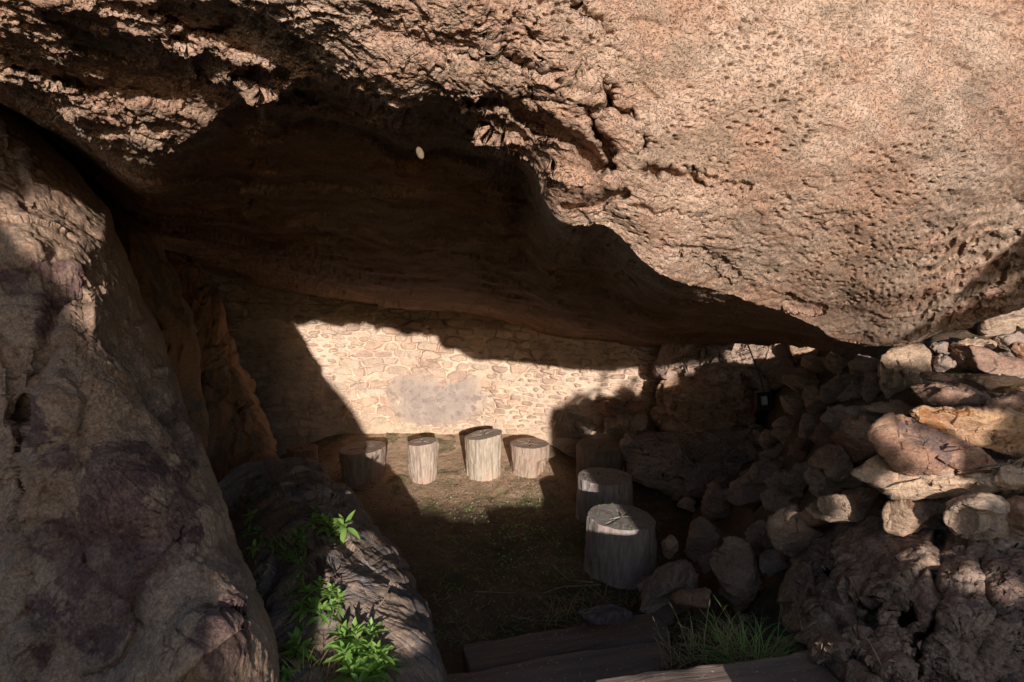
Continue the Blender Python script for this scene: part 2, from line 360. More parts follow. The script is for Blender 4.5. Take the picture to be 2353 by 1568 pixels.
    crag = (0.012 * facet(Qf * 9, 31) * rough_l + 0.006 * facet(Qf * 26, 33) * zone * (0.5 + rough_l)) * face
    dis = dis * (0.4 + 0.6 * zone)
    smooth_c = 0.5 + 0.5 * face
    P = P + N * ((dis * smooth_c + pit + crag)[..., None])
    # ceiling bedding lines
    Pc = P * np.array([0.9, 1.6, 5.0]); Pc = Pc + 0.3 * fbm(P * 2.5, 3, seed=62)[..., None]
    P = P + N * ((1 - face) * (0.030 * facet(Pc, 35, 0.3) + 0.013 * facet(Pc * 3.1, 36, 0.4) + 0.006 * facet(Pc * 9, 37)) )[..., None]
    P[..., 2] += (1 - face) * (0.018 * fbm(np.stack([P[..., 0] * 0.8, P[..., 1] * 2.2, P[..., 2] * 3], -1), 4, seed=61))
    # close the block: upwards from the top edge, backwards from the bottom edge
    top = [P[:, 0] + np.array([0, k * 0.10, k * 0.55]) for k in range(8, 0, -1)]
    top = [top[0] + np.array([0, 9.0, 1.0])] + top
    bot = [P[:, -1] + np.array([0, 0.05, 0.02]) , P[:, -1] + np.array([0, 0.4, 0.10]), P[:, -1] + np.array([0, 2.2, 0.35]), P[:, -1] + np.array([0, 6.0, 1.5]), P[:, -1] + np.array([0, 9.0, 5.0])]
    P = np.concatenate([np.stack(top, 1), P, np.stack(bot, 1)], 1)
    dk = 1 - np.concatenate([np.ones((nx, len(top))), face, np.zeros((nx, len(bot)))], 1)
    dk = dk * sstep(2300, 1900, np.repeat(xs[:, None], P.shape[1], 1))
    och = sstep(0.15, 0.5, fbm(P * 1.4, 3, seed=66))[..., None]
    und = np.array((0.66, 0.57, 0.46)) * (1 - och) + np.array((0.90, 0.68, 0.42)) * och  # shade of the underside put into the tint, browner below the rim
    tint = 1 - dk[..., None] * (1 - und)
    v1 = fbm(P * 1.1 + 3, 5, 0.6, seed=67)[..., None]; v2 = fbm(P * 1.7 + 8, 5, 0.6, seed=68)[..., None]; v3 = sstep(0.05, 0.4, fbm(P * np.array([2.4, 1, 1.6]) + 5, 6, 0.65, seed=69))[..., None]
    tint = tint * (0.93 + 0.38 * v1 + 0.5 * v2 * np.array((0.12, 0.0, -0.12))) * (1 - 0.32 * v3 * np.array((0.75, 0.95, 1.1)))
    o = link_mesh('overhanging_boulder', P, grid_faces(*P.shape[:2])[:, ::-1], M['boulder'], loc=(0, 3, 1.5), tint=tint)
    tag(o, 'huge pinkish brown overhanging boulder roofing the shelter, sunlit and pitted in front and dark underneath', 'boulder')
overhang()

# ------------------------------------------------------------------ rocks from an outline with real depth in front and behind
def resample(pts, n, smooth=0.30):
    p = np.array(pts, float); q = np.vstack([p, p[:1]])
    L = np.r_[0, np.cumsum(np.hypot(*np.diff(q[:, :2], axis=0).T))]; u = np.linspace(0, L[-1], n, endpoint=False)
    out = np.stack([np.interp(u, L, q[:, k]) for k in range(q.shape[1])], -1)
    if smooth:
        w = max(1, int(n / len(pts) * smooth)); k = np.ones(2 * w + 1) / (2 * w + 1)
        for _ in range(2):
            e = np.vstack([out[-2*w:], out, out[:2*w]])
            out = np.stack([np.convolve(e[:, c], k, 'same') for c in range(out.shape[1])], -1)[2*w:-2*w]
    return out
def pillow(name, outline, front, back, mat, centre=None, nth=400, nr=150, p=2.4, noise=(0.03, 2.5), noise2=(0.01, 12), facets=0, seed=0, ridge=0.0, extra=None, cdepth=0.0, sharp=0.30, jit=0.10, tintf=None, fac=None, label=None, cat='rock', group=None, anis=(1, 1, 1)):
    """outline: (px, py, depth) around the silhouette; front / back: how far the body swells towards and away from the viewer"""
    ol = resample(outline, nth, sharp); aa = np.linspace(0, 2 * math.pi, nth, endpoint=False); sz = (ol[:, 0].std() * ol[:, 1].std()) ** 0.5
    qa = np.stack([np.cos(aa) * 5, np.sin(aa) * 5, aa * 0 + seed], -1); jj = min(jit * sz, 22)
    ol[:, 0] += jj * fbm(qa, 5, 0.6, seed=seed); ol[:, 1] += jj * fbm(qa + 9, 5, 0.6, seed=seed)
    c = np.array(centre if centre else (ol[:, 0].mean(), ol[:, 1].mean()), float)
    dc = ol[:, 2].mean() + cdepth
    tf = np.linspace(0, 1, nr) ** 0.8; nb = nr // 3
    tb = np.linspace(1, 0.02, nb)[1:]
    t = np.concatenate([tf, tb]); sgn = np.concatenate([np.ones(nr), -np.ones(nb - 1)])
    T = t[:, None]; X = c[0] + (ol[None, :, 0] - c[0]) * T; Y = c[1] + (ol[None, :, 1] - c[1]) * T
    base = dc + (ol[None, :, 2] - dc) * T ** 1.5
    prof = (1 - np.clip(T, 0, 1) ** p) ** (1 / p) + 0 * X
    if facets:
        r = random.Random(seed * 31 + 5); sx = ol[:, 0].std() * 1.5; sy = ol[:, 1].std() * 1.5
        u, v = (X - c[0]) / sx, (Y - c[1]) / sy
        for k in range(facets):
            a = r.uniform(0, 6.283); s = r.uniform(0.35, 0.95); d = r.uniform(0.62, 0.95)
            pl = d - s * (math.cos(a) * u + math.sin(a) * v)
            prof = np.minimum(prof, np.maximum(pl, 0.05) * 1.0 + 0.15 * prof)
    off = np.where(sgn[:, None] > 0, -front * prof, back * prof)
    D = base + off
    if extra is not None: D = D + extra(X, Y) * (sgn[:, None] > 0) * (1 - T ** 6)
    P = at(X, Y, D)
    N = normals(P, True); cen = P.reshape(-1, 3).mean(0)
    if ((P - cen) * N).sum(-1).mean() < 0: N = -N
    A = np.array(anis)
    edge = 0.35 + 0.65 * np.clip(1 - T ** 8, 0, 1)
    dis = noise[0] * fbm(P * noise[1] * A, 5, 0.5, seed=seed + 70) + noise2[0] * fbm(P * noise2[1] * A, 5, 0.6, seed=seed + 80)
    if fac:
        for fs, fa in fac:
            Pf = P * A * fs; Pf = Pf + 0.35 * fbm(P * fs * 1.1, 3, seed=seed + 60)[..., None]; dis = dis + fa * facet(Pf, seed + int(fs))
    if ridge: dis = dis + ridge * fbm(P * noise[1] * 1.7 * A, 4, 0.5, seed=seed + 90, ridged=True)
    P = P + N * (dis * edge)[..., None]
    F_ = grid_faces(*P.shape[:2], wrap=True)
    o = link_mesh(name, P, F_, mat, loc=base_of(P), tint=tintf(X, Y, P) if tintf else None)
    if label: tag(o, label, cat, group)
    return o

def left_extra(X, Y):
    e = np.zeros_like(X)
    wx = X + 12 * fbm(np.stack([X / 70, Y / 70, X * 0], -1), 3, seed=11); wy = Y + 12 * fbm(np.stack([X / 70, Y / 70, X * 0 + 5], -1), 3, seed=12)
    for pts, w, d in [([(60, 920), (45, 1060), (75, 1250), (90, 1330)], 7, 0.09), ([(130, 700), (100, 860), (60, 960)], 16, 0.07), ([(285, 760), (300, 860), (340, 930)], 18, 0.05),
                      ([(100, 470), (60, 480), (40, 400), (30, 350)], 9, 0.05), ([(0, 640), (90, 660), (160, 640)], 16, 0.05), ([(0, 760), (30, 850), (40, 960)], 12, 0.06),
                      ([(0, 1460), (60, 1420), (70, 1400)], 8, 0.05), ([(200, 1290), (280, 1360), (330, 1430), (280, 1520), (200, 1560)], 7, 0.035), ([(430, 1500), (480, 1440), (560, 1420)], 8, 0.05),
                      ([(390, 1260), (440, 1180), (480, 1130)], 8, 0.03), ([(330, 560), (300, 480), (240, 430)], 8, 0.03)]:
        dd, _ = seg_dist(wx, wy, pts); e = e + d * 0.6 * sstep(w * 2.6, w * 0.2, dd)
    for cx, cy, rx, ry, d in [(85, 380, 55, 60, 0.10), (250, 700, 70, 60, 0.08), (190, 620, 60, 50, 0.06), (60, 560, 60, 60, 0.06), (470, 1500, 90, 90, 0.07), (120, 1000, 60, 150, 0.07), (230, 1130, 190, 100, 0.05), (400, 1180, 60, 120, -0.03), (60, 1480, 60, 60, 0.08), (220, 520, 40, 90, 0.06)]:
        r = np.hypot((wx - cx) / rx, (wy - cy) / ry); e = e - d * sstep(1.25, 0.2, r)
    return e
def left_tint(X, Y, P):
    q = np.stack([X / 150, Y / 150, X * 0], -1); n = fbm(q * 1.2, 6, 0.62, seed=95); n2 = fbm(q * 4, 5, 0.6, seed=96); n3 = fbm(q * 22, 4, 0.7, seed=97)
    m = np.full(X.shape, -0.30)
    for cx, cy, rx, ry, v in [(250, 1090, 170, 90, 0.42), (330, 1230, 160, 110, 0.40), (180, 1250, 130, 130, 0.38), (200, 1420, 180, 140, 0.38), (420, 1000, 90, 150, 0.25), (510, 1480, 70, 90, 0.45), (60, 960, 60, 90, 0.3), (90, 760, 90, 80, 0.2), (100, 640, 120, 70, 0.25), (60, 380, 50, 60, 0.3), (230, 800, 110, 90, 0.15), (40, 1200, 40, 120, 0.2), (330, 720, 60, 60, 0.2)]:
        m = np.maximum(m, v - 0.55 * np.clip(((X - cx) / rx) ** 2 + ((Y - cy) / ry) ** 2, 0, 2))
    k = sstep(0.0, 0.10, m - 0.05 + 0.95 * n + 0.16 * n3 + 0.25 * n2)[..., None]; k = k * (0.45 + 0.50 * sstep(-0.35, 0.3, n2 + n3)[..., None])
    base = 1 + 0.22 * n2[..., None] + 0.25 * n3[..., None] * np.array((1, 1, 1))
    pur = np.array((0.33, 0.27, 0.38)) * (1 + 0.5 * n3[..., None]); rust = sstep(0.18, 0.4, n2)[..., None] * 0.5
    base = base * (1 - rust) + base * np.array((0.85, 0.66, 0.52)) * rust
    grey = sstep(0.1, 0.35, fbm(q * 0.9 + 6, 4, seed=98))[..., None] * 0.6
    base = base * (1 - grey) + base * np.array((0.62, 0.66, 0.74)) * grey
    c = base * (1 - k) + pur * k
    w = sstep(1.0, 0.3, np.hypot((X - 400 - 0.3 * (Y - 1300)) / 16, (Y - 1320) / 60) + 0.8 * n3)[..., None] * sstep(-0.1, 0.3, n3)[..., None]
    return np.clip(c * (1 - w) + np.array((1.3, 1.35, 1.45)) * w, 0.05, 2)
pillow('left_boulder', [(-700, 60, 3.2), (-300, 130, 3.1), (0, 238, 3.0), (60, 285, 2.95), (170, 385, 2.9), (255, 490, 2.85), (318, 640, 2.7), (345, 740, 2.62), (400, 870, 2.5), (440, 960, 2.45), (480, 1080, 2.3), (530, 1180, 2.2), (552, 1280, 2.1), (548, 1345, 2.02), (600, 1390, 1.95), (642, 1450, 1.9), (648, 1530, 1.8), (625, 1650, 1.7), (560, 1900, 1.5), (200, 2300, 1.4), (-500, 2300, 1.6), (-1100, 1700, 2.2), (-1300, 900, 2.8)],
       0.75, 0.9, M['left'], centre=(180, 1000), nth=900, nr=420, p=2.6, noise=(0.05, 2.4), noise2=(0.014, 15), ridge=0.02, fac=[(1.6, 0.035), (5.5, 0.012), (17, 0.005)], seed=1, tintf=left_tint, extra=left_extra,
       label='massive purple stained brown boulder filling the left side beside the shelter mouth', cat='boulder')
pillow('rock_slab', [(-400, 20, 4.3), (0, 130, 4.3), (130, 250, 4.2), (260, 400, 4.1), (340, 520, 4.0), (402, 620, 3.9), (440, 720, 3.9), (462, 860, 3.8), (478, 1000, 3.7), (485, 1100, 3.6), (470, 1250, 3.5), (300, 1300, 3.5), (50, 1000, 3.6), (-300, 600, 4.0)],
       0.3, 0.5, M['inner'], nth=400, nr=130, noise=(0.03, 3), noise2=(0.012, 14), fac=[(2, 0.10), (6, 0.04)], seed=2, anis=(2, 1, 0.7), label='dark upright grey brown slab just behind the massive left boulder', cat='rock')
pillow('rock_slab', [(330, 500, 5.6), (460, 600, 5.6), (500, 700, 5.5), (545, 830, 5.4), (590, 940, 5.3), (632, 1025, 5.2), (640, 1075, 5.1), (600, 1120, 5.0), (430, 1180, 4.9), (380, 900, 5.1), (330, 650, 5.5)],
       0.35, 0.8, M['inner'], nth=400, nr=130, noise=(0.04, 3), noise2=(0.012, 14), fac=[(2, 0.12), (6, 0.05)], seed=3, anis=(2, 1, 0.7), label='rusty brown leaning slab between the dark slab and the masonry wall', cat='rock')
pillow('low_boulder', [(488, 1112, 4.3), (530, 1078, 4.35), (600, 1056, 4.35), (680, 1048, 4.3), (738, 1080, 4.1), (800, 1138, 3.85), (850, 1190, 3.65), (905, 1265, 3.35), (950, 1330, 3.1), (985, 1400, 2.9), (1010, 1470, 2.65), (1022, 1568, 2.4), (1000, 1720, 2.1), (760, 1850, 1.75), (560, 1750, 1.9), (470, 1500, 2.6), (460, 1250, 3.6)],
       0.45, 0.5, M['low'], centre=(760, 1330), nth=700, nr=260, p=2.0, noise=(0.06, 3.0), noise2=(0.007, 18), ridge=0.005, fac=[(2.2, 0.05), (8, 0.006)], seed=4,
       label='low mottled boulder with green seedlings, between left boulder and shelter floor', cat='boulder')
pillow('rock', [(485, 1085, 5.0), (500, 1045, 5.05), (560, 1022, 5.1), (625, 1035, 5.1), (650, 1060, 5.0), (600, 1110, 4.9), (520, 1125, 4.8)],
       0.2, 0.3, M['inner'], nth=200, nr=60, facets=4, seed=5, label='flat brown rock lying behind the low mottled boulder', cat='rock')

# ------------------------------------------------------------------ masonry back wall
def masonry():
    x0, x1, z0, z1 = -3.9, 1.55, -0.25, 2.0; nx, nz = 1000, 420
    X, Z = np.meshgrid(np.linspace(x0, x1, nx), np.linspace(z0, z1, nz), indexing='ij')
    q = np.stack([X, Z, X * 0], -1)
    wob = 0.05 * fbm(q * 1.6, 2, seed=21) + 0.012 * fbm(q * 9, 3, seed=22)
    V = Z + wob + 0.05 * X; U = X + 0.015 * fbm(q * 8, 3, seed=24)
    U2 = U + 0.03 * fbm(q * 5, 3, seed=25); V2 = V + 0.022 * fbm(q * np.array([3, 8, 1]), 3, seed=26)
    big_ = sstep(-0.1, 0.3, fbm(q * 1.3, 2, seed=27))
    def cells(su, sv, seed):
        A, B_ = U2 * su, V2 * sv; fa, fb = np.floor(A), np.floor(B_); A = A + 0.5 * (fb % 2); fa = np.floor(A)
        i, j = fa.astype(np.int64), fb.astype(np.int64); ta, tb = A - fa, B_ - fb
        d1 = np.full(A.shape, 9.0); d2 = d1.copy(); sid = np.zeros(A.shape, np.int64)
        for ii in (-2, -1, 0, 1, 2):
            for jj in (-1, 0, 1):
                I, J_ = i + ii, j + jj
                off = np.where((jj % 2) == 1, np.where(fb % 2 == 0, -0.5, 0.5), 0.0) * 0
                hx = 0.5 + 0.75 * (_h(I, J_, I * 0, seed) - 0.5); hy = 0.5 + 0.55 * (_h(I, J_, I * 0 + 5, seed) - 0.5)
                dx = np.abs(ii + hx - ta) / (0.7 + 0.6 * _h(I, J_, I * 0 + 3, seed)); dy = np.abs(jj + hy - tb)
                d = (dx ** 3.2 + dy ** 3.2) ** (1 / 3.2)
                m = d < d1; d2 = np.where(m, d1, np.minimum(d2, d)); d1 = np.where(m, d, d1); sid = np.where(m, (I + 500) * 1000 + J_ + 500, sid)
        return (d2 - d1) / sv * 0.5, sid
    deA, sA = cells(7.2, 21.0, 3); deB, sB = cells(5.4, 12.0, 4)
    useB = big_ > 0.5
    de = np.where(useB, deB, deA); de = np.minimum(de, np.abs(big_ - 0.5) * 0.2 + 0.002) ; sid = np.where(useB, sB + 7000000, sA)
    rv = _h(sid, sid * 3 + 1, sid * 7 + 2, 5); rv2 = _h(sid, sid * 5 + 1, sid * 11 + 2, 9); rv3 = _h(sid, sid + 9, sid * 2, 3)
    mort = 0.0015 + 0.012 * np.clip(fbm(q * 3.0, 3, seed=28) + 0.25, 0, 1) + 0.006 * fbm(q * 16, 3, seed=34)       # mortar smeared over the joints
    stone = sstep(mort, mort + 0.006, de)
    depth = (0.008 + 0.050 * rv) * stone + 0.006 * fbm(q * 26, 4, seed=29) + 0.014 * fbm(q * 7, 3, seed=30) * stone
    gap = sstep(0.004, 0.001, de) * sstep(0.05, 0.35, fbm(q * 4, 3, seed=33))
    depth = depth - 0.04 * gap
    # big rough blocks low on the left, bare earth render low in the middle
    low = sstep(0.45, 0.20, Z + 0.10 * fbm(q * 2.3, 3, seed=35)) * sstep(-2.3, -1.4, X)
    depth = depth * (1 - 0.8 * low) + low * (0.03 + 0.02 * fbm(q * 4, 4, seed=36))
    y = 6.42 - depth - 0.02 * np.sin(X * 2) - 0.10 * sstep(0.5, -0.1, Z) - 0.06 * np.maximum(0, -X - 2)
    P = np.stack([X, y, Z], -1)
    pal = np.array([(1.0, 0.88, 0.78), (0.85, 0.72, 0.64), (0.98, 0.86, 0.78), (0.88, 0.70, 0.58), (0.90, 0.84, 0.78), (0.66, 0.52, 0.46), (1.05, 0.98, 0.88)])
    tc = pal[(rv2 * 6.999).astype(int)] * (0.8 + 0.35 * rv3)[..., None]
    mc = np.array((1.02, 0.96, 0.88)); st = stone[..., None] * 0.65
    tint = mc * (1 - st) + tc * st
    tint = tint * (1 - low[..., None]) + low[..., None] * np.array((0.95, 0.88, 0.74))
    gm = sstep(0.35, 0.6, fbm(q * 5 + 3, 4, seed=38)) * sstep(0.45, 0.15, Z) * sstep(-0.4, 0.2, X)
    tint = tint * (1 - gm[..., None]) + gm[..., None] * np.array((0.42, 0.45, 0.22))
    shade_dark = 0.55 * np.maximum(sstep(-1.9, -2.5, X + 0.3 * fbm(q * 2, 3, seed=99)), sstep(1.22, 1.45, Z + 0.2 * fbm(q * 2, 3, seed=99)))  # shade at the left end and under the roof painted into the wall tint
    tint = tint * (1 - shade_dark[..., None])
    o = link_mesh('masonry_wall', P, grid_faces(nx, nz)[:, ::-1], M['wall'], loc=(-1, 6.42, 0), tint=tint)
    # thickness behind
    B = np.array([(x0, 6.9, z0), (x1, 6.9, z0), (x1, 6.9, z1), (x0, 6.9, z1)])
    tag(o, 'rough coursed stone and mortar wall closing the back of the shelter, half in sun', 'wall')
    ol = resample([(888, 868, 0), (960, 862, 0), (1040, 872, 0), (1112, 858, 0), (1118, 930, 0), (1100, 975, 0), (1030, 990, 0), (980, 1000, 0), (915, 990, 0), (892, 930, 0)], 160)
    wp = at(ol[:, 0], ol[:, 1], 6.37)[:, [0, 2]]; c = wp.mean(0)
    T = np.linspace(0, 1, 50)[:, None]; X = c[0] + (wp[None, :, 0] - c[0]) * T; Z = c[1] + (wp[None, :, 1] - c[1]) * T
    q = np.stack([X, Z, X * 0], -1)
    X = X + 0.05 * T * fbm(q * 9, 4, 0.6, seed=91); Z = Z + 0.03 * T * fbm(q * 9 + 5, 4, 0.6, seed=92)
    yy = 6.425 - 0.07 * (1 - T ** 3) - 0.008 * fbm(q * 9, 4, seed=93)
    ft = sstep(0.55, 0.98, T + 0.25 * fbm(q * 7, 4, seed=94))[..., None]
    pp = link_mesh('plaster_patch', np.stack([X, yy, Z], -1), grid_faces(50, 160, True), M['plaster'], parent=o, tint=1 * (1 - ft) + ft * np.array((1.22, 1.18, 1.10)))
    return o
masonry()
# bedrock blocks to the right of the wall
for i, (ol, mt, lab) in enumerate([
    ([(1515, 790, 6.0), (1640, 780, 5.9), (1800, 780, 5.6), (1830, 860, 5.4), (1760, 900, 5.5), (1600, 870, 5.9), (1500, 860, 6.1)], 'stone_dark', 'shadowed bedrock block under the roof at the right end of the wall'),
    ([(1505, 880, 6.0), (1570, 855, 5.9), (1690, 850, 5.8), (1740, 900, 5.6), (1745, 990, 5.5), (1680, 1030, 5.5), (1560, 1010, 5.8), (1495, 960, 6.0)], 'stone_tan', 'big smooth brown bedrock block below the gap right of the wall'),
    ([(1430, 1010, 5.7), (1500, 985, 5.8), (1620, 990, 5.6), (1740, 980, 5.3), (1800, 1050, 5.0), (1740, 1140, 4.9), (1560, 1150, 5.2), (1440, 1100, 5.5)], 'stone_dark', 'broad dark bedrock hump on the floor behind the three log stools at right'),
    ([(1360, 935, 6.1), (1400, 915, 6.1), (1470, 925, 6.1), (1485, 945, 6.0), (1400, 955, 6.0)], 'stone_red', 'flat reddish rock ledge poking from wall over a dark grey block'),
    ([(1383, 960, 6.1), (1420, 945, 6.1), (1480, 955, 6.1), (1487, 985, 6.0), (1440, 1002, 6.0), (1385, 995, 6.0)], 'stone_grey', 'dark grey block at wall foot under the flat reddish ledge'),
    ([(1270, 965, 6.36), (1310, 945, 6.36), (1360, 955, 6.36), (1380, 985, 6.32), (1340, 1010, 6.3), (1275, 1005, 6.34)], 'stone_dark', 'shaded brown rock at wall foot right of the notched log stool')]):
    big = i < 3
    pillow('rock', ol, 0.25 if big else 0.12, 0.9 if big else 0.2, M[mt], nth=260, nr=110, facets=6, noise=(0.05, 3), noise2=(0.014, 14), ridge=0.01, fac=[(2.2, 0.14), (6, 0.05), (18, 0.014)], sharp=0.12, seed=20 + i, label=lab)

# ------------------------------------------------------------------ off frame: rocks added behind the viewer, outlined to shade the scene
def behind(pts, y=-2.3):
    """(x, z) shadow profile at y = 0 pushed back along the sunlight to an unseen blocker behind the camera"""
    k = y / SD.y
    return [(x + SD.x * k, z + SD.z * k) for x, z in pts]
def shade_rock(name, prof, y, thick, mat, label, seed):
    p = np.array(behind(prof, y)); ol = resample([(a, b, 0) for a, b in p], 240); c = ol.mean(0)
    T = np.concatenate([np.linspace(0, 1, 40), np.linspace(1, 0, 40)[1:]])[:, None]; s = np.r_[np.ones(40), -np.ones(39)][:, None]
    X = c[0] + (ol[None, :, 0] - c[0]) * T; Z = c[1] + (ol[None, :, 1] - c[1]) * T
    Y = y + s * thick * np.sqrt(np.clip(1 - T ** 2.4, 0, 1)) + 0 * X
    P = np.stack([X, Y, Z], -1); P += 0.02 * np.stack([fbm(P * 5, 4, seed=seed), fbm(P * 5 + 9, 4, seed=seed), fbm(P * 5 + 4, 4, seed=seed)], -1)
    tag(link_mesh(name, P, grid_faces(79, 240, True), mat, loc=base_of(P)), label, 'rock')
shade_rock('rock_gobo', [(-0.36, 0.7), (-0.36, 1.5), (-0.44, 1.7), (-0.70, 2.05), (-1.06, 2.45), (-1.24, 2.66), (-1.5, 2.62), (-2.1, 2.62), (-2.6, 2.5), (-2.8, 1.8), (-2.8, 0.6)], -2.4, 0.3, M['low'], 'tall unseen rock added left behind the viewer, outlined to cast shade', 3)
shade_rock('rock_gobo', [(1.37, 0.6), (1.36, 1.5), (1.36, 1.88), (1.45, 1.92), (1.60, 1.8), (1.64, 1.5), (1.68, 1.2), (1.7, 0.6)], -2.4, 0.15, M['low'], 'narrow unseen rock added right behind the viewer, outlined to cast shade', 4)

# ------------------------------------------------------------------ rubble bank on the right
def tps(ctrl, X, Y):
    c = np.array(ctrl, float); p = c[:, :2] / 1000.0; v = np.log(c[:, 2]); n = len(c)
    def U(r2): return 0.5 * r2 * np.log(r2 + 1e-12)
    d = ((p[:, None] - p[None]) ** 2).sum(-1); A = np.zeros((n + 3, n + 3)); A[:n, :n] = U(d) + np.eye(n) * 1e-4
    A[:n, n] = 1; A[:n, n+1:] = p; A[n, :n] = 1; A[n+1:, :n] = p.T
    w = np.linalg.solve(A, np.r_[v, 0, 0, 0]); X = np.asarray(X, float) / 1000; Y = np.asarray(Y, float) / 1000
    out = w[n] + w[n+1] * X + w[n+2] * Y
    for k in range(n): out = out + w[k] * U((X - p[k, 0]) ** 2 + (Y - p[k, 1]) ** 2)
    return np.exp(out)
BANK = [(1500, 1350, 3.75), (1610, 1243, 4.1), (1655, 1165, 4.6), (1740, 1005, 5.3), (1688, 1317, 3.5), (1845, 811, 5.3), (1847, 878, 4.9), (1805, 985, 4.5), (1742, 1095, 4.2), (1745, 1242, 3.6),
        (1836, 1223, 2.95), (1832, 1115, 3.4), (1942, 958, 3.7), (1970, 1014, 3.0), (1940, 1170, 2.75), (2085, 848, 3.5), (2100, 1187, 2.5), (2090, 1030, 2.6), (2250, 1190, 2.25), (2200, 990, 2.45),
        (2182, 911, 2.9), (2269, 835, 3.3), (2310, 745, 4.0), (2353, 900, 2.8), (2600, 1000, 2.3), (2600, 1250, 2.0), (1589, 1400, 3.4), (1980, 845, 4.2), (1920, 838, 4.7), (1560, 1000, 7.0), (1480, 1200, 5.5), (1900, 1350, 2.5), (2500, 700, 4.0)]
def bank_y(px, py): return tps(BANK, px, py)
def bank():
    X, Y = np.meshgrid(np.linspace(1540, 2900, 330), np.linspace(715, 1420, 260), indexing='ij')
    D = bank_y(X, Y) + 0.22
    P = at(X, Y, D); P += 0.05 * np.stack([fbm(P * 4 + k, 4, seed=101) for k in (0, 7, 13)], -1)
    back = np.stack([P[:, 0] + np.array([0, 0.8, 0.2]), P[:, 0] + np.array([0, 4, 0.6])][::-1], 1)
    P = np.concatenate([back, P], 1)
    tag(link_mesh('rubble_bank_soil', P, grid_faces(*P.shape[:2]), M['floor'], tint=np.full((P.shape[0] * P.shape[1], 3), 0.8)), kind='structure')
bank()
def stone(px, py, w, h, roll, mat, label, depth=None, seed=None, thick=None, planes=11, name='rock', group=None, res=60):
    Y = float(bank_y(px, py)) if depth is None else depth
    seed = seed if seed is not None else int(px * 7 + py * 13)
    r = random.Random(seed); nu, nv = res * 2, res
    th = np.linspace(0, 2 * math.pi, nu, endpoint=False); ph = np.linspace(0, math.pi, nv)
    TH, PH = np.meshgrid(th, ph)                          # nv x nu
    d = np.stack([np.sin(PH) * np.cos(TH), np.cos(PH), np.sin(PH) * np.sin(TH)], -1)
    rad = np.full(TH.shape, 1.08)
    for k in range(planes):
        v = Vector((r.gauss(0, 1), r.gauss(0, 1), r.gauss(0, 1))).normalized(); o = r.uniform(0.55, 0.9)
        dn = d @ np.array(v); pl = np.where(dn > 0.05, o / np.maximum(dn, 0.05), 9)
        kk = 38.0; rad = -np.log(np.exp(-kk * rad) + np.exp(-kk * np.minimum(pl, 3))) / kk
    d = d * rad[..., None]; d[..., 0] /= np.abs(d[..., 0]).max(); d[..., 2] /= np.abs(d[..., 2]).max(); d[..., 1] /= np.abs(d[..., 1]).max()
    sx, sz = w * Y / F / 2 * 1.12, h * Y / F / 2 * 1.14; sy = (thick * Y / F / 2) if thick else 0.75 * (sx * sz) ** 0.5 + 0.2 * sx
    P = d * np.array([sx, sy, sz]); a = R(roll)
    P = np.stack([P[..., 0] * math.cos(a) - P[..., 2] * math.sin(a), P[..., 1], P[..., 0] * math.sin(a) + P[..., 2] * math.cos(a)], -1)
    P = P + at(px, py, Y + 0.25 * sy)
    N = normals(P, True); c = P.reshape(-1, 3).mean(0)
    if ((P - c) * N).sum() < 0: N = -N
    s = (sx * sz) ** 0.5; pole = np.sin(PH) ** 0.5
    P = P + N * ((s * 0.10 * fbm(P / s * 1.3, 4, 0.5, seed=seed % 50) + s * 0.035 * fbm(P / s * 5, 4, 0.65, seed=seed % 50 + 3) + s * 0.02 * fbm(P / s * 2.5, 3, 0.6, seed=seed % 50 + 5, ridged=True)) * pole)[..., None]
    Pf = P / s * np.array([1.3, 1.3, 1.9]); Pf = Pf + 0.25 * fbm(P / s * 1.5, 3, seed=seed % 40)[..., None]
    P = P + N * ((s * 0.17 * facet(Pf, seed % 90) + s * 0.025 * facet(Pf * 3.1, seed % 90 + 4)) * pole)[..., None]
    o = link_mesh(name, P, grid_faces(nv, nu, True), M[mat], loc=base_of(P)); tag(o, label, 'rock', group)
    return o
G = 'loose rocks of the rubble bank'
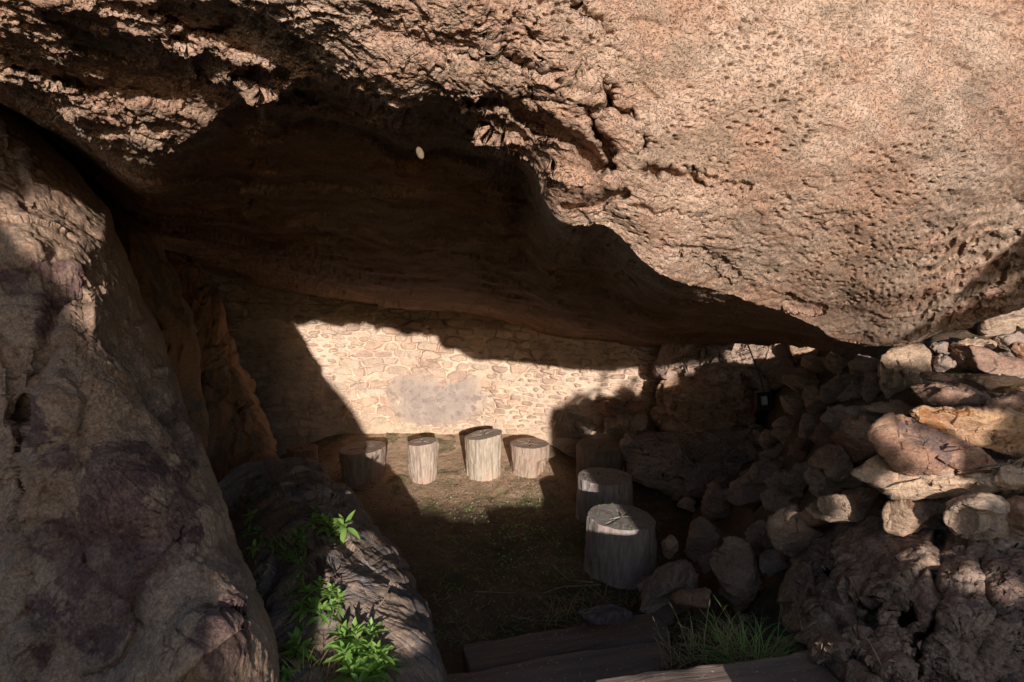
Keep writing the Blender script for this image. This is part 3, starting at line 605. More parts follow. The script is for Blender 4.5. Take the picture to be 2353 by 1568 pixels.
ST = [
 (1845, 811, 60, 50, 0, 'stone_tan', 'topmost brown rock of the dark rubble, tucked under the roof'),
 (1872, 840, 52, 40, -20, 'stone_grey', 'small rounded rock touching the topmost brown rock of the dark rubble'),
 (1847, 880, 98, 58, -5, 'stone_tan', 'wide brown rock second from top at the left end of the dark rubble'),
 (1920, 838, 46, 54, 10, 'stone_tan', 'upright brown rock directly under the roof, left of the round grey one'),
 (1982, 845, 74, 54, 5, 'stone_dark', 'dark round rock under the roof, left of the block with sunlit top'),
 (1824, 929, 60, 50, 10, 'stone_grey', 'squarish grey rock right beside the hanging lamp'),
 (1873, 920, 54, 60, 20, 'stone_tan', 'pointed brown rock right of the squarish grey one'),
 (1925, 893, 82, 52, 15, 'stone_grey', 'large dull rock in the middle of the dark upper rubble'),
 (1964, 903, 70, 42, 25, 'stone_grey', 'wedge shaped grey rock with pale lower edge in the upper rubble'),
 (2005, 893, 54, 70, -15, 'stone_dark', 'narrow dark rock leaning on the block with sunlit top'),
 (1805, 986, 52, 68, 0, 'stone_grey', 'egg shaped grey rock below the squarish one, under the lamp at right'),
 (1854, 986, 50, 64, 5, 'stone_dark', 'upright dark rock right of the egg shaped one'),
 (1769, 1010, 46, 42, 15, 'stone_grey', 'small angular rock below left of the egg shaped one'),
 (1737, 1004, 46, 52, 0, 'stone_dark', 'leftmost small dark rock of the rubble below the lamp'),
 (1942, 960, 128, 66, 12, 'stone_grey', 'broad blue grey rock below the wedge shaped one'),
 (1775, 1043, 58, 44, 5, 'stone_dark', 'small dark rock above the long tilted grey rock'),
 (1838, 1024, 54, 32, -25, 'stone_red', 'small reddish flat rock over the long tilted grey rock'),
 (1829, 1046, 52, 32, -20, 'stone_red', 'lower of two small reddish flat rocks in the dark rubble'),
 (1742, 1096, 152, 52, 22, 'stone_grey', 'long tilted grey rock rising to the right in the dark rubble'),
 (1722, 1133, 124, 46, 18, 'stone_dark', 'long dark rock parallel to and below the long tilted grey one'),
 (1797, 1106, 80, 52, 25, 'stone_dark', 'dark rock at the right end of the long tilted grey one'),
 (1802, 1147, 104, 48, 15, 'stone_dark', 'dark flat rock above the big round shell shaped one'),
 (1655, 1155, 90, 78, 10, 'stone_dark', 'reddish dark rock at the left edge of the rubble, above the pale pyramid'),
 (1890, 1005, 54, 62, 20, 'stone_red', 'dark rust brown rock right of the upright dark one'),
 (2169, 836, 52, 40, 0, 'stone_dark', 'small dark rock between the block with sunlit top and the red rocks'),
 (2268, 836, 178, 64, -14, 'stone_red', 'large rust red rock near right edge with a sunlit crest'),
 (2300, 879, 190, 34, -6, 'stone_tan', 'thin layered slab under the large rust red rock'),
 (2182, 912, 164, 58, -10, 'stone_red', 'reddish purple rock below the thin layered slab'),
 (2330, 922, 130, 44, 4, 'stone_red', 'orange brown rock at right edge above the big sunlit slab'),
 (2168, 872, 92, 34, -8, 'stone_red', 'flat dusky red rock left of the thin layered slab'),
 (2046, 938, 112, 36, -4, 'stone_tan', 'pale flat rock with ragged left end above the sunlit red rock'),
 (2002, 957, 104, 30, -14, 'stone_grey', 'pale forked flat rock just below the other pale flat one'),
 (1972, 1014, 90, 92, 20, 'stone_red', 'rusty brown rock at left of the big sunlit red rock'),
 (1832, 1114, 62, 66, 5, 'stone_tan', 'small rounded tan rock poking out at the left rim of the stacked slabs'),
 (1856, 1084, 44, 54, 15, 'stone_dark', 'small dark rock behind the rounded tan one'),
 (1890, 1113, 72, 76, 10, 'stone_grey', 'grey rounded rock right of the rounded tan one'),
 (1866, 1190, 80, 38, -12, 'stone_tan', 'small chipped rock wedged under the long grey rock'),
 (1746, 1243, 84, 86, 5, 'stone_dark', 'dark squarish rock left of the big round shell shaped one'),
 (1612, 1244, 100, 108, -10, 'stone_grey', 'pale purple grey pyramid rock right of the nearest log stool'),
 (1784, 1290, 82, 56, 0, 'stone_dark', 'dark rock under the big round shell shaped one'),
 (2350, 1192, 80, 86, 0, 'stone_red', 'rust coloured rock cut off by the right edge below the stacked slabs'),
 (2160, 1110, 120, 40, 3, 'stone_dark', 'dark filler rock in the gap beneath the long slab'),
 (2169, 799, 56, 30, 0, 'stone_dark', 'dark speckled stone under the roof boulder, nearest to its lowest point at right'),
 (2236, 797, 92, 34, 6, 'stone_grey', 'blue grey flat rock lying behind the large rust red one'),
 (2320, 790, 96, 50, -5, 'stone_dark', 'dark rock near right edge above the large rust red one'),
 (2300, 742, 100, 76, 10, 'stone_grey', 'grey rock with leaf shadows in the gap under the roof at right edge'),
 (2352, 720, 70, 60, 0, 'stone_grey', 'uppermost grey rock at the right edge under the roof'),
 (2350, 812, 60, 36, -20, 'stone_red', 'small orange rock at the right edge above the large rust red one'),
]
for s_ in ST: stone(*s_, group=G)
stone(1688, 1322, 116, 168, 3, 'stone_tan', 'tall standing brown rock behind the grass tuft', depth=3.25, group=G, res=70)
stone(1529, 1356, 158, 112, 28, 'stone_dark', 'purple rock with pale veins beside the nearest log stool', depth=3.35, group=G, res=70)
stone(1592, 1376, 94, 52, 0, 'stone_tan', 'low brown rock between the purple veined and the tall standing rock', depth=3.15, group=G)
stone(1541, 1258, 36, 62, 0, 'stone_grey', 'small upright grey rock between nearest log stool and pale pyramid', depth=3.9, group=G)
stone(1394, 1412, 122, 34, -2, 'purple', 'flat dark red stone behind the far timber step', depth=3.0, thick=90)
stone(1580, 1162, 50, 32, 0, 'stone_dark', 'small dark green rock on the floor at the left foot of the rubble', depth=4.6, group=G)
stone(1640, 1295, 60, 50, 10, 'stone_dark', 'small dark rock between pale pyramid and tall standing rock', depth=3.6, group=G)
def big(pts, mat, lab, dy=0.0, front=0.10, back=0.25, seed=0, **k):
    xs_ = [p[0] for p in pts]; ys_ = [p[1] for p in pts]; d = float(bank_y(sum(xs_) / len(xs_), sum(ys_) / len(ys_))) + dy
    pillow('rock', [(x, y, d + (x - xs_[0]) * k.get('sl', 0)) for x, y in pts], front, back, M[mat], nth=300, nr=130, p=3.4, facets=7, noise=(0.014, 6), noise2=(0.0035, 26), ridge=0.003, fac=[(5, 0.035), (16, 0.006)], sharp=0.10, seed=seed, label=lab, group=G)
z3 = lambda L: [(1568.6 + .3334 * a, 704.7 + .3334 * b) for a, b in L]
z7 = lambda L: [(1568.6 + .3358 * a, 1041.7 + .3358 * b) for a, b in L]
big(z3([(1340, 420), (1380, 330), (1450, 290), (1620, 255), (1690, 300), (1745, 390), (1700, 470), (1640, 570), (1560, 640), (1400, 640), (1350, 520)]), 'stone_grey', 'blue grey block with leaf dappled sunlit top under the roof', seed=201, front=0.12)
big(z3([(1550, 720), (1620, 700), (1900, 690), (2200, 680), (2330, 740), (2500, 850), (2520, 1120), (2350, 1080), (2200, 1010), (1950, 930), (1750, 850), (1620, 790)]), 'stone_tan', 'big slab with a broad sunlit cream face, topmost of the stacked slabs', dy=-0.02, seed=202, front=0.12)
big(z3([(1270, 880), (1330, 800), (1430, 745), (1520, 740), (1700, 820), (1900, 900), (2060, 990), (2170, 1090), (2160, 1150), (1980, 1215), (1800, 1200), (1600, 1170), (1440, 1130), (1340, 1000)]), 'stone_red', 'big red brown rock with rough sunlit patch in front of the stacked slabs', dy=-0.12, seed=203, front=0.14)
big(z3([(1160, 1150), (1300, 1050), (1440, 1000), (1700, 1050), (2000, 1080), (2450, 1050), (2500, 1260), (2100, 1300), (1820, 1322), (1480, 1322), (1350, 1260)]), 'stone_grey', 'long dark slab under the big red brown rock with thin sunlit front edge', dy=-0.02, seed=204, front=0.14)
big(z3([(878, 1050), (930, 990), (1000, 950), (1080, 960), (1150, 1060), (1190, 1150), (1260, 1240), (1060, 1252), (1010, 1180), (970, 1110), (890, 1095)]), 'stone_tan', 'curved tan rock drooping at the left end of the long dark slab', dy=-0.08, seed=205)
big(z7([(830, 390), (870, 330), (1100, 280), (1300, 265), (1390, 330), (1370, 440), (1180, 482), (1000, 482), (890, 440)]), 'stone_tan', 'long grey tan rock wedged below the curved tan rock', dy=-0.06, seed=206)
big(z7([(578, 500), (600, 440), (660, 385), (780, 345), (800, 440), (860, 510), (1042, 590), (960, 670), (760, 707), (650, 665), (590, 590)]), 'stone_tan', 'big round shell shaped rock at the lower left of the stacked slabs', dy=-0.10, seed=207, front=0.14)
big(z7([(1368, 400), (1400, 340), (1500, 318), (1800, 318), (1790, 480), (1700, 530), (1600, 555), (1480, 572), (1390, 535)]), 'stone_tan', 'blunt rock with a sunlit left end under the long dark slab', dy=-0.08, seed=208)
big(z7([(1788, 450), (1810, 370), (1880, 320), (2050, 290), (2260, 340), (2270, 560), (2000, 592), (1850, 555)]), 'stone_grey', 'brown grey rounded rock right of the blunt sunlit one under the long slab', dy=-0.06, seed=209)

# crusted earth bank below the stacked slabs
def earth_extra(X, Y):
    e = np.zeros_like(X)
    wx = X + 16 * fbm(np.stack([X / 50, Y / 50, X * 0], -1), 3, seed=13); wy = Y + 16 * fbm(np.stack([X / 50, Y / 50, X * 0 + 5], -1), 3, seed=14)
    for pts, w, d in [([(2160, 1230), (2150, 1330), (2165, 1400), (2110, 1480), (2085, 1620)], 14, 0.12), ([(1985, 1290), (2010, 1380), (1990, 1460)], 10, 0.06), ([(1880, 1300), (1900, 1400), (1960, 1500), (2060, 1580)], 12, 0.08), ([(2250, 1300), (2290, 1420), (2240, 1500)], 12, 0.06)]:
        dd, _ = seg_dist(wx, wy, pts); e = e + d * sstep(w * 1.6, w * 0.3, dd)
    q3 = np.stack([X / 34, Y / 34, X * 0], -1); d1, d2 = cell(q3 + 0.5 * fbm(q3 * 1.3, 3, seed=15)[..., None], 7); e = e + 0.014 * sstep(0.30, 0.0, d2 - d1) * sstep(-0.2, 0.3, fbm(q3 * 0.3, 3, seed=17))
    r = np.hypot((wx - 2078) / 28, (wy - 1415) / 22); e = e + 0.14 * sstep(1.2, 0.4, r)
    return e
pillow('earth_bank', [(1790, 1430, 2.6), (1785, 1350, 2.75), (1815, 1290, 2.85), (1880, 1240, 2.85), (1960, 1190, 2.75), (2060, 1170, 2.65), (2200, 1170, 2.55), (2353, 1160, 2.45), (2600, 1150, 2.3), (2900, 1500, 1.9), (2600, 1900, 1.5), (2150, 1850, 1.55), (1980, 1700, 1.75), (1950, 1600, 1.9), (1860, 1500, 2.2)],
       0.14, 0.7, M['earth'], jit=0.4, sharp=0.1, centre=(2200, 1460), nth=700, nr=300, p=2.2, noise=(0.08, 4), noise2=(0.007, 30), ridge=0.0, fac=[(3.0, 0.09)], seed=9, extra=earth_extra, label='dark crusted earth bank with hollows below the stacked slabs at lower right', cat='earth bank')

bpy.context.view_layer.update()
dg = bpy.context.evaluated_depsgraph_get()
def hit(px, py):
    ax, az = ray(px, py); d = Vector((float(ax), 1.0, float(az))).normalized()
    ok, loc, nor, *_ = bpy.context.scene.ray_cast(dg, Vector((0, 0, CAMZ)), d)
    return (loc, nor) if ok else (Vector(tuple(at(px, py, 3.0))), Vector((0, 0, 1)))
def drop(x, y, z=1.6):
    ok, loc, nor, *_ = bpy.context.scene.ray_cast(dg, Vector((x, y, z)), Vector((0, 0, -1)))
    return loc if ok else Vector((x, y, 0))
# ------------------------------------------------------------------ log stools
def wood_mats():
    m, t, b = nt('weathered_bark'); g = NG(t); p = g.pos((1, 1, 0.16), obj=True); q = g.pos(obj=True)
    f1 = g.noise(p, 46, 8, 0.7, 0.3); f2 = g.noise(q, 5, 4, 0.6)
    col = g.mix(g.ramp(f1, 0.35, 0.68), (0.30, 0.24, 0.20), (0.50, 0.43, 0.37)); col = g.mix(g.ramp(f2, 0.5, 0.7), col, (0.46, 0.33, 0.26))
    oi = g.node('ShaderNodeObjectInfo').outputs['Color']
    col = g.mix(1.0, col, oi, 'MULTIPLY')
    g.link(col, b.inputs['Base Color']); b.inputs['Roughness'].default_value = 0.8; b.inputs['Specular IOR Level'].default_value = 0.25
    g.bump(g.math('ADD', f1, g.math('MULTIPLY', g.noise(q, 30, 4, 0.6), 0.3)), 0.010, b); M['bark'] = m
    m, t, b = nt('cut_wood'); g = NG(t); q = g.pos(obj=True)
    w = g.node('ShaderNodeTexWave', wave_type='RINGS', rings_direction='Z'); w.inputs['Scale'].default_value = 22; w.inputs['Distortion'].default_value = 3; w.inputs['Detail'].default_value = 3
    g.link(q, w.inputs[0]); n = g.noise(q, 22, 6, 0.65)
    col = g.mix(g.ramp(n, 0.3, 0.7), (0.34, 0.27, 0.22), (0.48, 0.41, 0.35)); col = g.mix(g.math('MULTIPLY', w.outputs['Fac'], 0.6), col, (0.22, 0.17, 0.14))
    oi = g.node('ShaderNodeObjectInfo').outputs['Color']; col = g.mix(1.0, col, oi, 'MULTIPLY')
    g.link(col, b.inputs['Base Color']); b.inputs['Roughness'].default_value = 0.85
    g.bump(g.math('ADD', n, g.math('MULTIPLY', w.outputs['Fac'], 0.25)), 0.006, b); M['cut'] = m
    m, t, b = nt('old_timber'); g = NG(t); p = g.pos((0.08, 1, 1), obj=True); q = g.pos(obj=True)
    f1 = g.noise(p, 30, 7, 0.65)
    col = g.mix(g.ramp(f1, 0.3, 0.7), (0.17, 0.125, 0.105), (0.26, 0.19, 0.155)); col = g.mix(g.ramp(g.noise(q, 60, 3, 0.6), 0.62, 0.7), col, (0.5, 0.44, 0.38))
    g.link(col, b.inputs['Base Color']); b.inputs['Roughness'].default_value = 0.85; g.bump(f1, 0.007, b); M['timber'] = m
wood_mats()
def log_stool(cx, cy, w, yb, wb, label, tint=(1, 1, 1), lean=0.0, tilt=0.0, notch=False, seed=0, Y=None):
    gz, _n = hit(cx, yb); gz = min(gz.z, 0.3) if gz.y > 3 else 0.0; Yf = floor_y(cx, yb, gz); r1 = w / 2 * (Yf + 0.1) / F; Yc = Yf + r1
    r1 = w / 2 * Yc / F; r0 = wb / 2 * Yc / F
    base = at(cx, yb, Yc); base[2] = gz; top = at(cx, cy, Yc); h = float(top[2]) - gz
    t = empty('log_stool', (float(base[0]), float(base[1]), gz - 0.02)); tag(t, label, 'log stool', 'log stools set around the shelter floor')
    n, m = 144, 60; th = np.linspace(0, 2 * math.pi, n, endpoint=False)
    k = np.linspace(0, 1, m)[:, None]; TH = th[None]
    def ringr(kk):
        P = np.stack([np.cos(TH) * 1.0 + 0 * kk, np.sin(TH) + 0 * kk, kk * 0.6 + seed * 3.1 + 0 * TH], -1)
        r = (r0 + (r1 - r0) * kk) * (1 + 0.09 * fbm(P * 0.9, 3, seed=seed) + 0.05 * sstep(0.12, 0.0, kk))
        G_ = np.stack([np.cos(TH) * 9 + 0 * kk, np.sin(TH) * 9 + 0 * kk, kk * 1.6 + seed + 0 * TH], -1)
        r = r + 0.009 * fbm(G_ * np.array([0.7, 0.7, 1]), 3, seed=seed + 3) + 0.008 * facet(G_ * np.array([0.35, 0.35, 1.4]), seed + 2) + 0.0025 * fbm(G_ * np.array([4, 4, 1]), 2, seed=seed + 5)
        if notch: r = r - 0.30 * r1 * sstep(0.62, 0.5, kk) * sstep(0.55, 0.95, np.cos(TH + 0.35))
        return r
    rr = ringr(k)
    zt = h + tilt * r1 * np.cos(th)[None] * 1.0 + 0.0
    Z = gz + k * zt; X = rr * np.cos(TH) + lean * k; Yy = rr * np.sin(TH)
    P = np.stack([X + base[0], Yy + base[1], Z - 0.02 * (1 - k)], -1)
    # bevelled rim
    rim = P[-1:].copy(); c = P[-1].mean(0); rim = c + (rim - c) * 0.975; rim[..., 2] += 0.006
    P = np.concatenate([P, rim], 0)
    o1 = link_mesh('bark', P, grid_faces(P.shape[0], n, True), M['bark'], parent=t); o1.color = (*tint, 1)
    kk = np.linspace(0, 1, 26)[:, None, None]; C2 = c + np.array([0, 0, 0.004])
    T = C2 + (rim[0][None] - C2) * kk
    jag = 0.0035 * fbm(T * 22, 4, seed=seed + 9) * (1 - kk[..., 0] ** 6)
    ang = np.arctan2(T[..., 1] - C2[1], T[..., 0] - C2[0])
    r = random.Random(seed)
    for _ in range(5):
        a = r.uniform(-3.1, 3.1); L = r.uniform(0.5, 0.95)
        dd = np.abs(np.angle(np.exp(1j * (ang - a)))) * kk[..., 0] * r1
        jag = jag - 0.02 * sstep(0.008, 0.001, dd) * sstep(L, L - 0.2, kk[..., 0]) * sstep(0.05, 0.15, kk[..., 0])
    T[..., 2] += jag + 0.0005
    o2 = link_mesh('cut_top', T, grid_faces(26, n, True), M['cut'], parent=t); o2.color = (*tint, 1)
    return t
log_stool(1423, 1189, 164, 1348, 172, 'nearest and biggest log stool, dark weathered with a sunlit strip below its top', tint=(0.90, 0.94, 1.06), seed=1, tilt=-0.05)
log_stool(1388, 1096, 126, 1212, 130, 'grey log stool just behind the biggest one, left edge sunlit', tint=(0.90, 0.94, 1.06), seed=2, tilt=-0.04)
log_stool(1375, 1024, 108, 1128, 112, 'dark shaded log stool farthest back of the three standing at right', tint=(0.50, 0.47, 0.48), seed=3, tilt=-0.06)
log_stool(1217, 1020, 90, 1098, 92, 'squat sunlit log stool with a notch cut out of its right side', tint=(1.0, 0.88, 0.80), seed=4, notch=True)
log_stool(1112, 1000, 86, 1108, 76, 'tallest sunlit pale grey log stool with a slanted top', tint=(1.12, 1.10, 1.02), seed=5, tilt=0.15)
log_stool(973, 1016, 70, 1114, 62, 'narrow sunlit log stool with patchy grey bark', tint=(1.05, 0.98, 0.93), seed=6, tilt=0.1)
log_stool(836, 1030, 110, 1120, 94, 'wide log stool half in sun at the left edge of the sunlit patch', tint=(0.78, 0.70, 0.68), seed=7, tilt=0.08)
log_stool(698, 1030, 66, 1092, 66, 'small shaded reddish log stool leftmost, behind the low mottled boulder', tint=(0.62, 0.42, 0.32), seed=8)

# ------------------------------------------------------------------ timbers
def beam(name, a, b, wid, hgt, label, seed):
    """a, b: 3-D ends of the top centre line"""
    a = np.array(a); b = np.array(b); L = np.linalg.norm(b - a); n, m = 160, 40
    ux = (b - a) / L; uy = np.cross((0, 0, 1), ux); uy /= np.linalg.norm(uy); uz = np.cross(ux, uy)
    s = np.linspace(0, 2 * math.pi, m, endpoint=False); pw = 0.12
    cy = np.sign(np.cos(s)) * np.abs(np.cos(s)) ** pw * wid / 2; cz = np.sign(np.sin(s)) * np.abs(np.sin(s)) ** pw * hgt / 2
    t = np.linspace(0, L, n)[:, None]; sc = np.ones((n, 1))
    loc = np.stack([t + 0 * cy[None], cy[None] * sc, cz[None] * sc], -1)
    dis = 0.010 * fbm(loc * np.array([2, 9, 9]) + seed, 4, seed=seed) + 0.004 * fbm(loc * np.array([6, 60, 60]) + seed, 3, seed=seed)
    loc[..., 1] *= 1 + dis / 0.06; loc[..., 2] *= 1 + dis / 0.05
    loc = np.concatenate([loc[:1] * np.array([1, 0.02, 0.02]), loc[:1] * np.array([1, 0.93, 0.93]), loc, loc[-1:] * np.array([1, 0.93, 0.93]), loc[-1:] * np.array([1, 0.02, 0.02])], 0)
    loc[1, :, 0] -= 0.006; loc[0, :, 0] -= 0.006
    V = loc.reshape(-1, 3)
    q = grid_faces(loc.shape[0], m, True)
    o = link_mesh(name, V, q, M['timber']); o.matrix_world = __import__('mathutils').Matrix([[*[ux[k], uy[k], uz[k]], a[k] - uz[k] * hgt / 2] for k in range(3)] + [[0, 0, 0, 1]])
    tag(o, label, 'timber'); return o
def onz(px, py, z): return at(px, py, (z - CAMZ) / ray(px, py)[1])
beam('timber_step', onz(1072, 1508, 0.14), onz(1520, 1425, 0.18), 0.20, 0.20, 'dark squared timber step farthest from the viewer, at the edge of the shelter floor', 1)
beam('timber_step', onz(1010, 1585, 0.34), onz(1530, 1500, 0.36), 0.18, 0.16, 'dark squared timber step between the farthest timber and the sunlit one', 2)
beam('timber_step', onz(1395, 1612, 0.645), onz(2010, 1512, 0.65), 0.20, 0.16, 'sunlit weathered timber nearest the viewer at the bottom of the photo', 3)

# ------------------------------------------------------------------ hanging lamp
def tube(pts, rad, k=7):
    pts = [Vector(p) for p in pts]; V = []; n = len(pts)
    rads = rad if isinstance(rad, (list, tuple)) else [rad] * n
    for i, p in enumerate(pts):
        d = (pts[min(i + 1, n - 1)] - pts[max(i - 1, 0)]).normalized(); u = d.orthogonal().normalized(); v = d.cross(u)
        for j in range(k):
            a = 2 * math.pi * j / k; V.append(p + (u * math.cos(a) + v * math.sin(a)) * rads[i])
    Q = [(i*k+j, i*k+(j+1) % k, (i+1)*k+(j+1) % k, (i+1)*k+j) for i in range(n-1) for j in range(k)] + [tuple(range(k))[::-1], tuple(range((n-1)*k, n*k))]
    return V, Q
def merge(parts):
    V, Q = [], []
    for v, q in parts:
        o = len(V); V += [tuple(p) for p in v]; Q += [tuple(i + o for i in f) for f in q]
    return V, Q
def boxv(c, s, ry=0.0):
    V = [Vector((x * s[0] / 2, y * s[1] / 2, z * s[2] / 2)) for x in (-1, 1) for y in (-1, 1) for z in (-1, 1)]
    ca, sa = math.cos(ry), math.sin(ry)
    V = [Vector((c[0] + v.x * ca - v.z * sa, c[1] + v.y, c[2] + v.x * sa + v.z * ca)) for v in V]
    return V, [(0, 1, 3, 2), (4, 6, 7, 5), (0, 4, 5, 1), (2, 3, 7, 6), (0, 2, 6, 4), (1, 5, 7, 3)]
M['black'] = plain_mat('black_metal', (0.05, 0.045, 0.04), 0.5, (0.03, 0.03, 0.03))
M['lens'] = plain_mat('pale_glass', (0.62, 0.66, 0.72), 0.12, (0.55, 0.60, 0.66), spec=0.8)
M['twig'] = plain_mat('dry_twig', (0.40, 0.32, 0.24), 0.8, (0.26, 0.20, 0.15), 30)
M['straw'] = plain_mat('dry_straw', (0.42, 0.32, 0.18), 0.8, (0.30, 0.22, 0.12), 30)
def lamp():
    Y = 5.15; c = at(1754, 920, Y); e = empty('hanging_lamp', tuple(c)); tag(e, 'small dark framed lamp with pale glass hanging on a cable at the dark right end', 'lamp')
    w = 30 * Y / F; h = 40 * Y / F
    a = 0.12
    fr = [boxv((c[0] + x * math.cos(a) - z * math.sin(a), c[1], c[2] + x * math.sin(a) + z * math.cos(a)), s, a) for x, z, s in
          ((-w/2, 0, (0.014, 0.05, h)), (w/2, 0, (0.014, 0.05, h)), (0, h/2, (w + .014, 0.05, 0.014)), (0, -h/2, (w + .014, 0.05, 0.014)))]
    link_mesh('frame', *merge(fr), M['black'], parent=e, smooth=False)
    link_mesh('housing', *boxv((c[0], c[1] + 0.03, c[2]), (w - .02, 0.04, h - .02), a), M['black'], parent=e, smooth=False)
    link_mesh('lens', *boxv((c[0] + 0.004, c[1] - 0.005, c[2]), (w * .42, 0.03, h * .5), a), M['lens'], parent=e, smooth=False)
    p0 = at(1718, 792, Y + 0.1); cab = [p0 + (c + np.array([0, 0, h / 2]) - p0) * t + np.array([0.03 * math.sin(t * 3.1), 0, -0.05 * math.sin(t * 3.14)]) for t in np.linspace(0, 1, 14)]
    link_mesh('cable', *tube([tuple(p) for p in cab], 0.006), M['black'], parent=e)
    link_mesh('bracket', *tube([tuple(p0), tuple(p0 + np.array([0, 0, 0.02])), tuple(p0 + np.array([0, 0.02, 0.10]))], [0.022, 0.02, 0.01]), M['twig'], parent=e)
lamp()

# ------------------------------------------------------------------ plants
def green(name, c0, c1):
    m, t, b = nt(name); g = NG(t); q = g.pos()
    n = g.noise(q, 18, 3, 0.6); g.link(g.mix(g.ramp(n, 0.3, 0.7), c0, c1), b.inputs['Base Color'])
    b.inputs['Roughness'].default_value = 0.45; b.inputs['Specular IOR Level'].default_value = 0.4
    tr = g.node('ShaderNodeBsdfTranslucent'); tr.inputs[0].default_value = (c1[0] * 1.5, c1[1] * 1.3, c1[2], 1)
    mx = g.node('ShaderNodeMixShader'); mx.inputs[0].default_value = 0.25
    out = [x for x in t.nodes if x.type == 'OUTPUT_MATERIAL'][0]
    g.link(b.outputs[0], mx.inputs[1]); g.link(tr.outputs[0], mx.inputs[2]); g.link(mx.outputs[0], out.inputs[0]); return m
bpy.context.view_layer.update()
dg = bpy.context.evaluated_depsgraph_get()
M['leaf'] = green('fresh_leaf', (0.17, 0.33, 0.07), (0.27, 0.42, 0.11))
M['leafdark'] = green('gobo_leaf', (0.05, 0.09, 0.03), (0.08, 0.12, 0.04))
M['grass'] = green('green_grass', (0.17, 0.38, 0.08), (0.28, 0.48, 0.12))
M['stem'] = plain_mat('green_stem', (0.12, 0.20, 0.06), 0.6, (0.10, 0.12, 0.05), 30)
def leaf(base, dirv, L, W, droop, r):
    """lance shaped leaf folded along its midrib"""
    d = Vector(dirv).normalized(); side = d.cross(Vector((0, 0, 1)));
    if side.length < 0.1: side = d.cross(Vector((1, 0, 0)))
    side.normalize(); up = side.cross(d).normalized(); tw = r.uniform(-0.4, 0.4); side = (side * math.cos(tw) + up * math.sin(tw)); up = side.cross(d).normalized()
    V = []; n = 7
    for i in range(n + 1):
        t = i / n; w = W * (math.sin(math.pi * min(t ** 0.8, 1)) ** 0.9) + 0.0008
        c = base + d * (L * t) + Vector((0, 0, -1)) * (droop * L * t * t)
        V += [c + side * w / 2 + up * w * 0.22, c, c - side * w / 2 + up * w * 0.22]
    Q = [(3*i, 3*i+1, 3*i+4, 3*i+3) for i in range(n)] + [(3*i+1, 3*i+2, 3*i+5, 3*i+4) for i in range(n)]
    return V, Q
def seedling(shoots, label, seed, size=0.06, dens=1.0, group='green seedlings around the low boulder', name='seedling'):
    """shoots: (px, py of the tip, height of the stem)"""
    r = random.Random(seed); lv, st = [], []; base0 = None
    for px, py, hgt in shoots:
        loc, _n = hit(px, py); tip = loc + (Vector((0, 0, CAMZ)) + Vector((0, 0, 0)) - loc).normalized() * (hgt * 0.9)
        foot = drop(tip.x + r.uniform(-.03, .03), tip.y + r.uniform(0, .04), tip.z - 0.01)
        if (foot - tip).length > hgt * 2.2: foot = tip - Vector((r.uniform(-.04, .04), -0.03, hgt * 1.6))
        if base0 is None or foot.z < base0.z: base0 = foot.copy()
        mid = (foot + tip) / 2 + Vector((r.uniform(-.012, .012), r.uniform(-.012, .012), 0))
        st.append(tube([foot, mid, tip], [0.0028, 0.0024, 0.0016], 6))
        H = (tip - foot).length; ax = (tip - foot).normalized(); u = ax.orthogonal().normalized(); v = ax.cross(u); a = r.uniform(0, 6)
        nw = max(3, int(4 * dens + H / 0.035))
        for w in range(nw):
            t = 1 - (w / nw) * 0.75; p = foot + (tip - foot) * t; el = 1.15 - 1.25 * (w / max(nw - 1, 1)); s = size * (0.45 + 0.65 * min(1, (w + 1) / 3)) * r.uniform(0.85, 1.1)
            for q_ in range(3 if w < 3 else 2):
                a += 2.4; dd = (u * math.cos(a) + v * math.sin(a)) * math.cos(el) + ax * math.sin(el)
                lv.append(leaf(p, dd, s, s * 0.30, r.uniform(0.1, 0.4), r))
    e = empty(name, tuple(base0)); tag(e, label, 'plant', group)
    for s_ in st: link_mesh('stem', *merge([s_]), M['stem'], parent=e)
    link_mesh('foliage', *merge(lv), M['leaf'], parent=e)
    return e
seedling([(730, 1172, 0.14), (742, 1192, 0.10), (752, 1205, 0.08), (722, 1195, 0.08)], 'small upright seedling in shade on the crest of the low boulder', 1, 0.058)
seedling([(785, 1205, 0.09), (772, 1222, 0.05)], 'bright sunlit seedling right beside the shaded upright one on the low boulder', 2, 0.088)
seedling([(578, 1180, 0.06), (592, 1215, 0.06), (600, 1240, 0.05), (570, 1225, 0.05), (585, 1260, 0.05)], 'dim seedling in deep shade between the left boulder and low boulder', 3, 0.045)
seedling([(735, 1340, 0.10), (705, 1355, 0.10), (760, 1355, 0.08), (715, 1385, 0.08), (765, 1390, 0.08), (740, 1400, 0.06), (695, 1400, 0.06), (780, 1372, 0.09)], 'spreading shaded seedling halfway down the low boulder', 4, 0.058, 0.7)
seedling([(680, 1478, 0.12), (690, 1500, 0.07)], 'shaded rosette seedling beside the foot of the left boulder', 5, 0.078)
seedling([(790, 1500, 0.10), (815, 1455, 0.14), (850, 1450, 0.12), (870, 1500, 0.14), (835, 1520, 0.12), (860, 1545, 0.10), (810, 1540, 0.10), (890, 1530, 0.08), (785, 1465, 0.10), (845, 1490, 0.12), (820, 1575, 0.10)], 'largest bright sunlit leafy plant at the bottom edge', 6, 0.085, 0.7)
seedling([(652, 1548, 0.06), (645, 1570, 0.05)], 'tiny shaded seedling at bottom edge touching the left boulder', 7, 0.050)

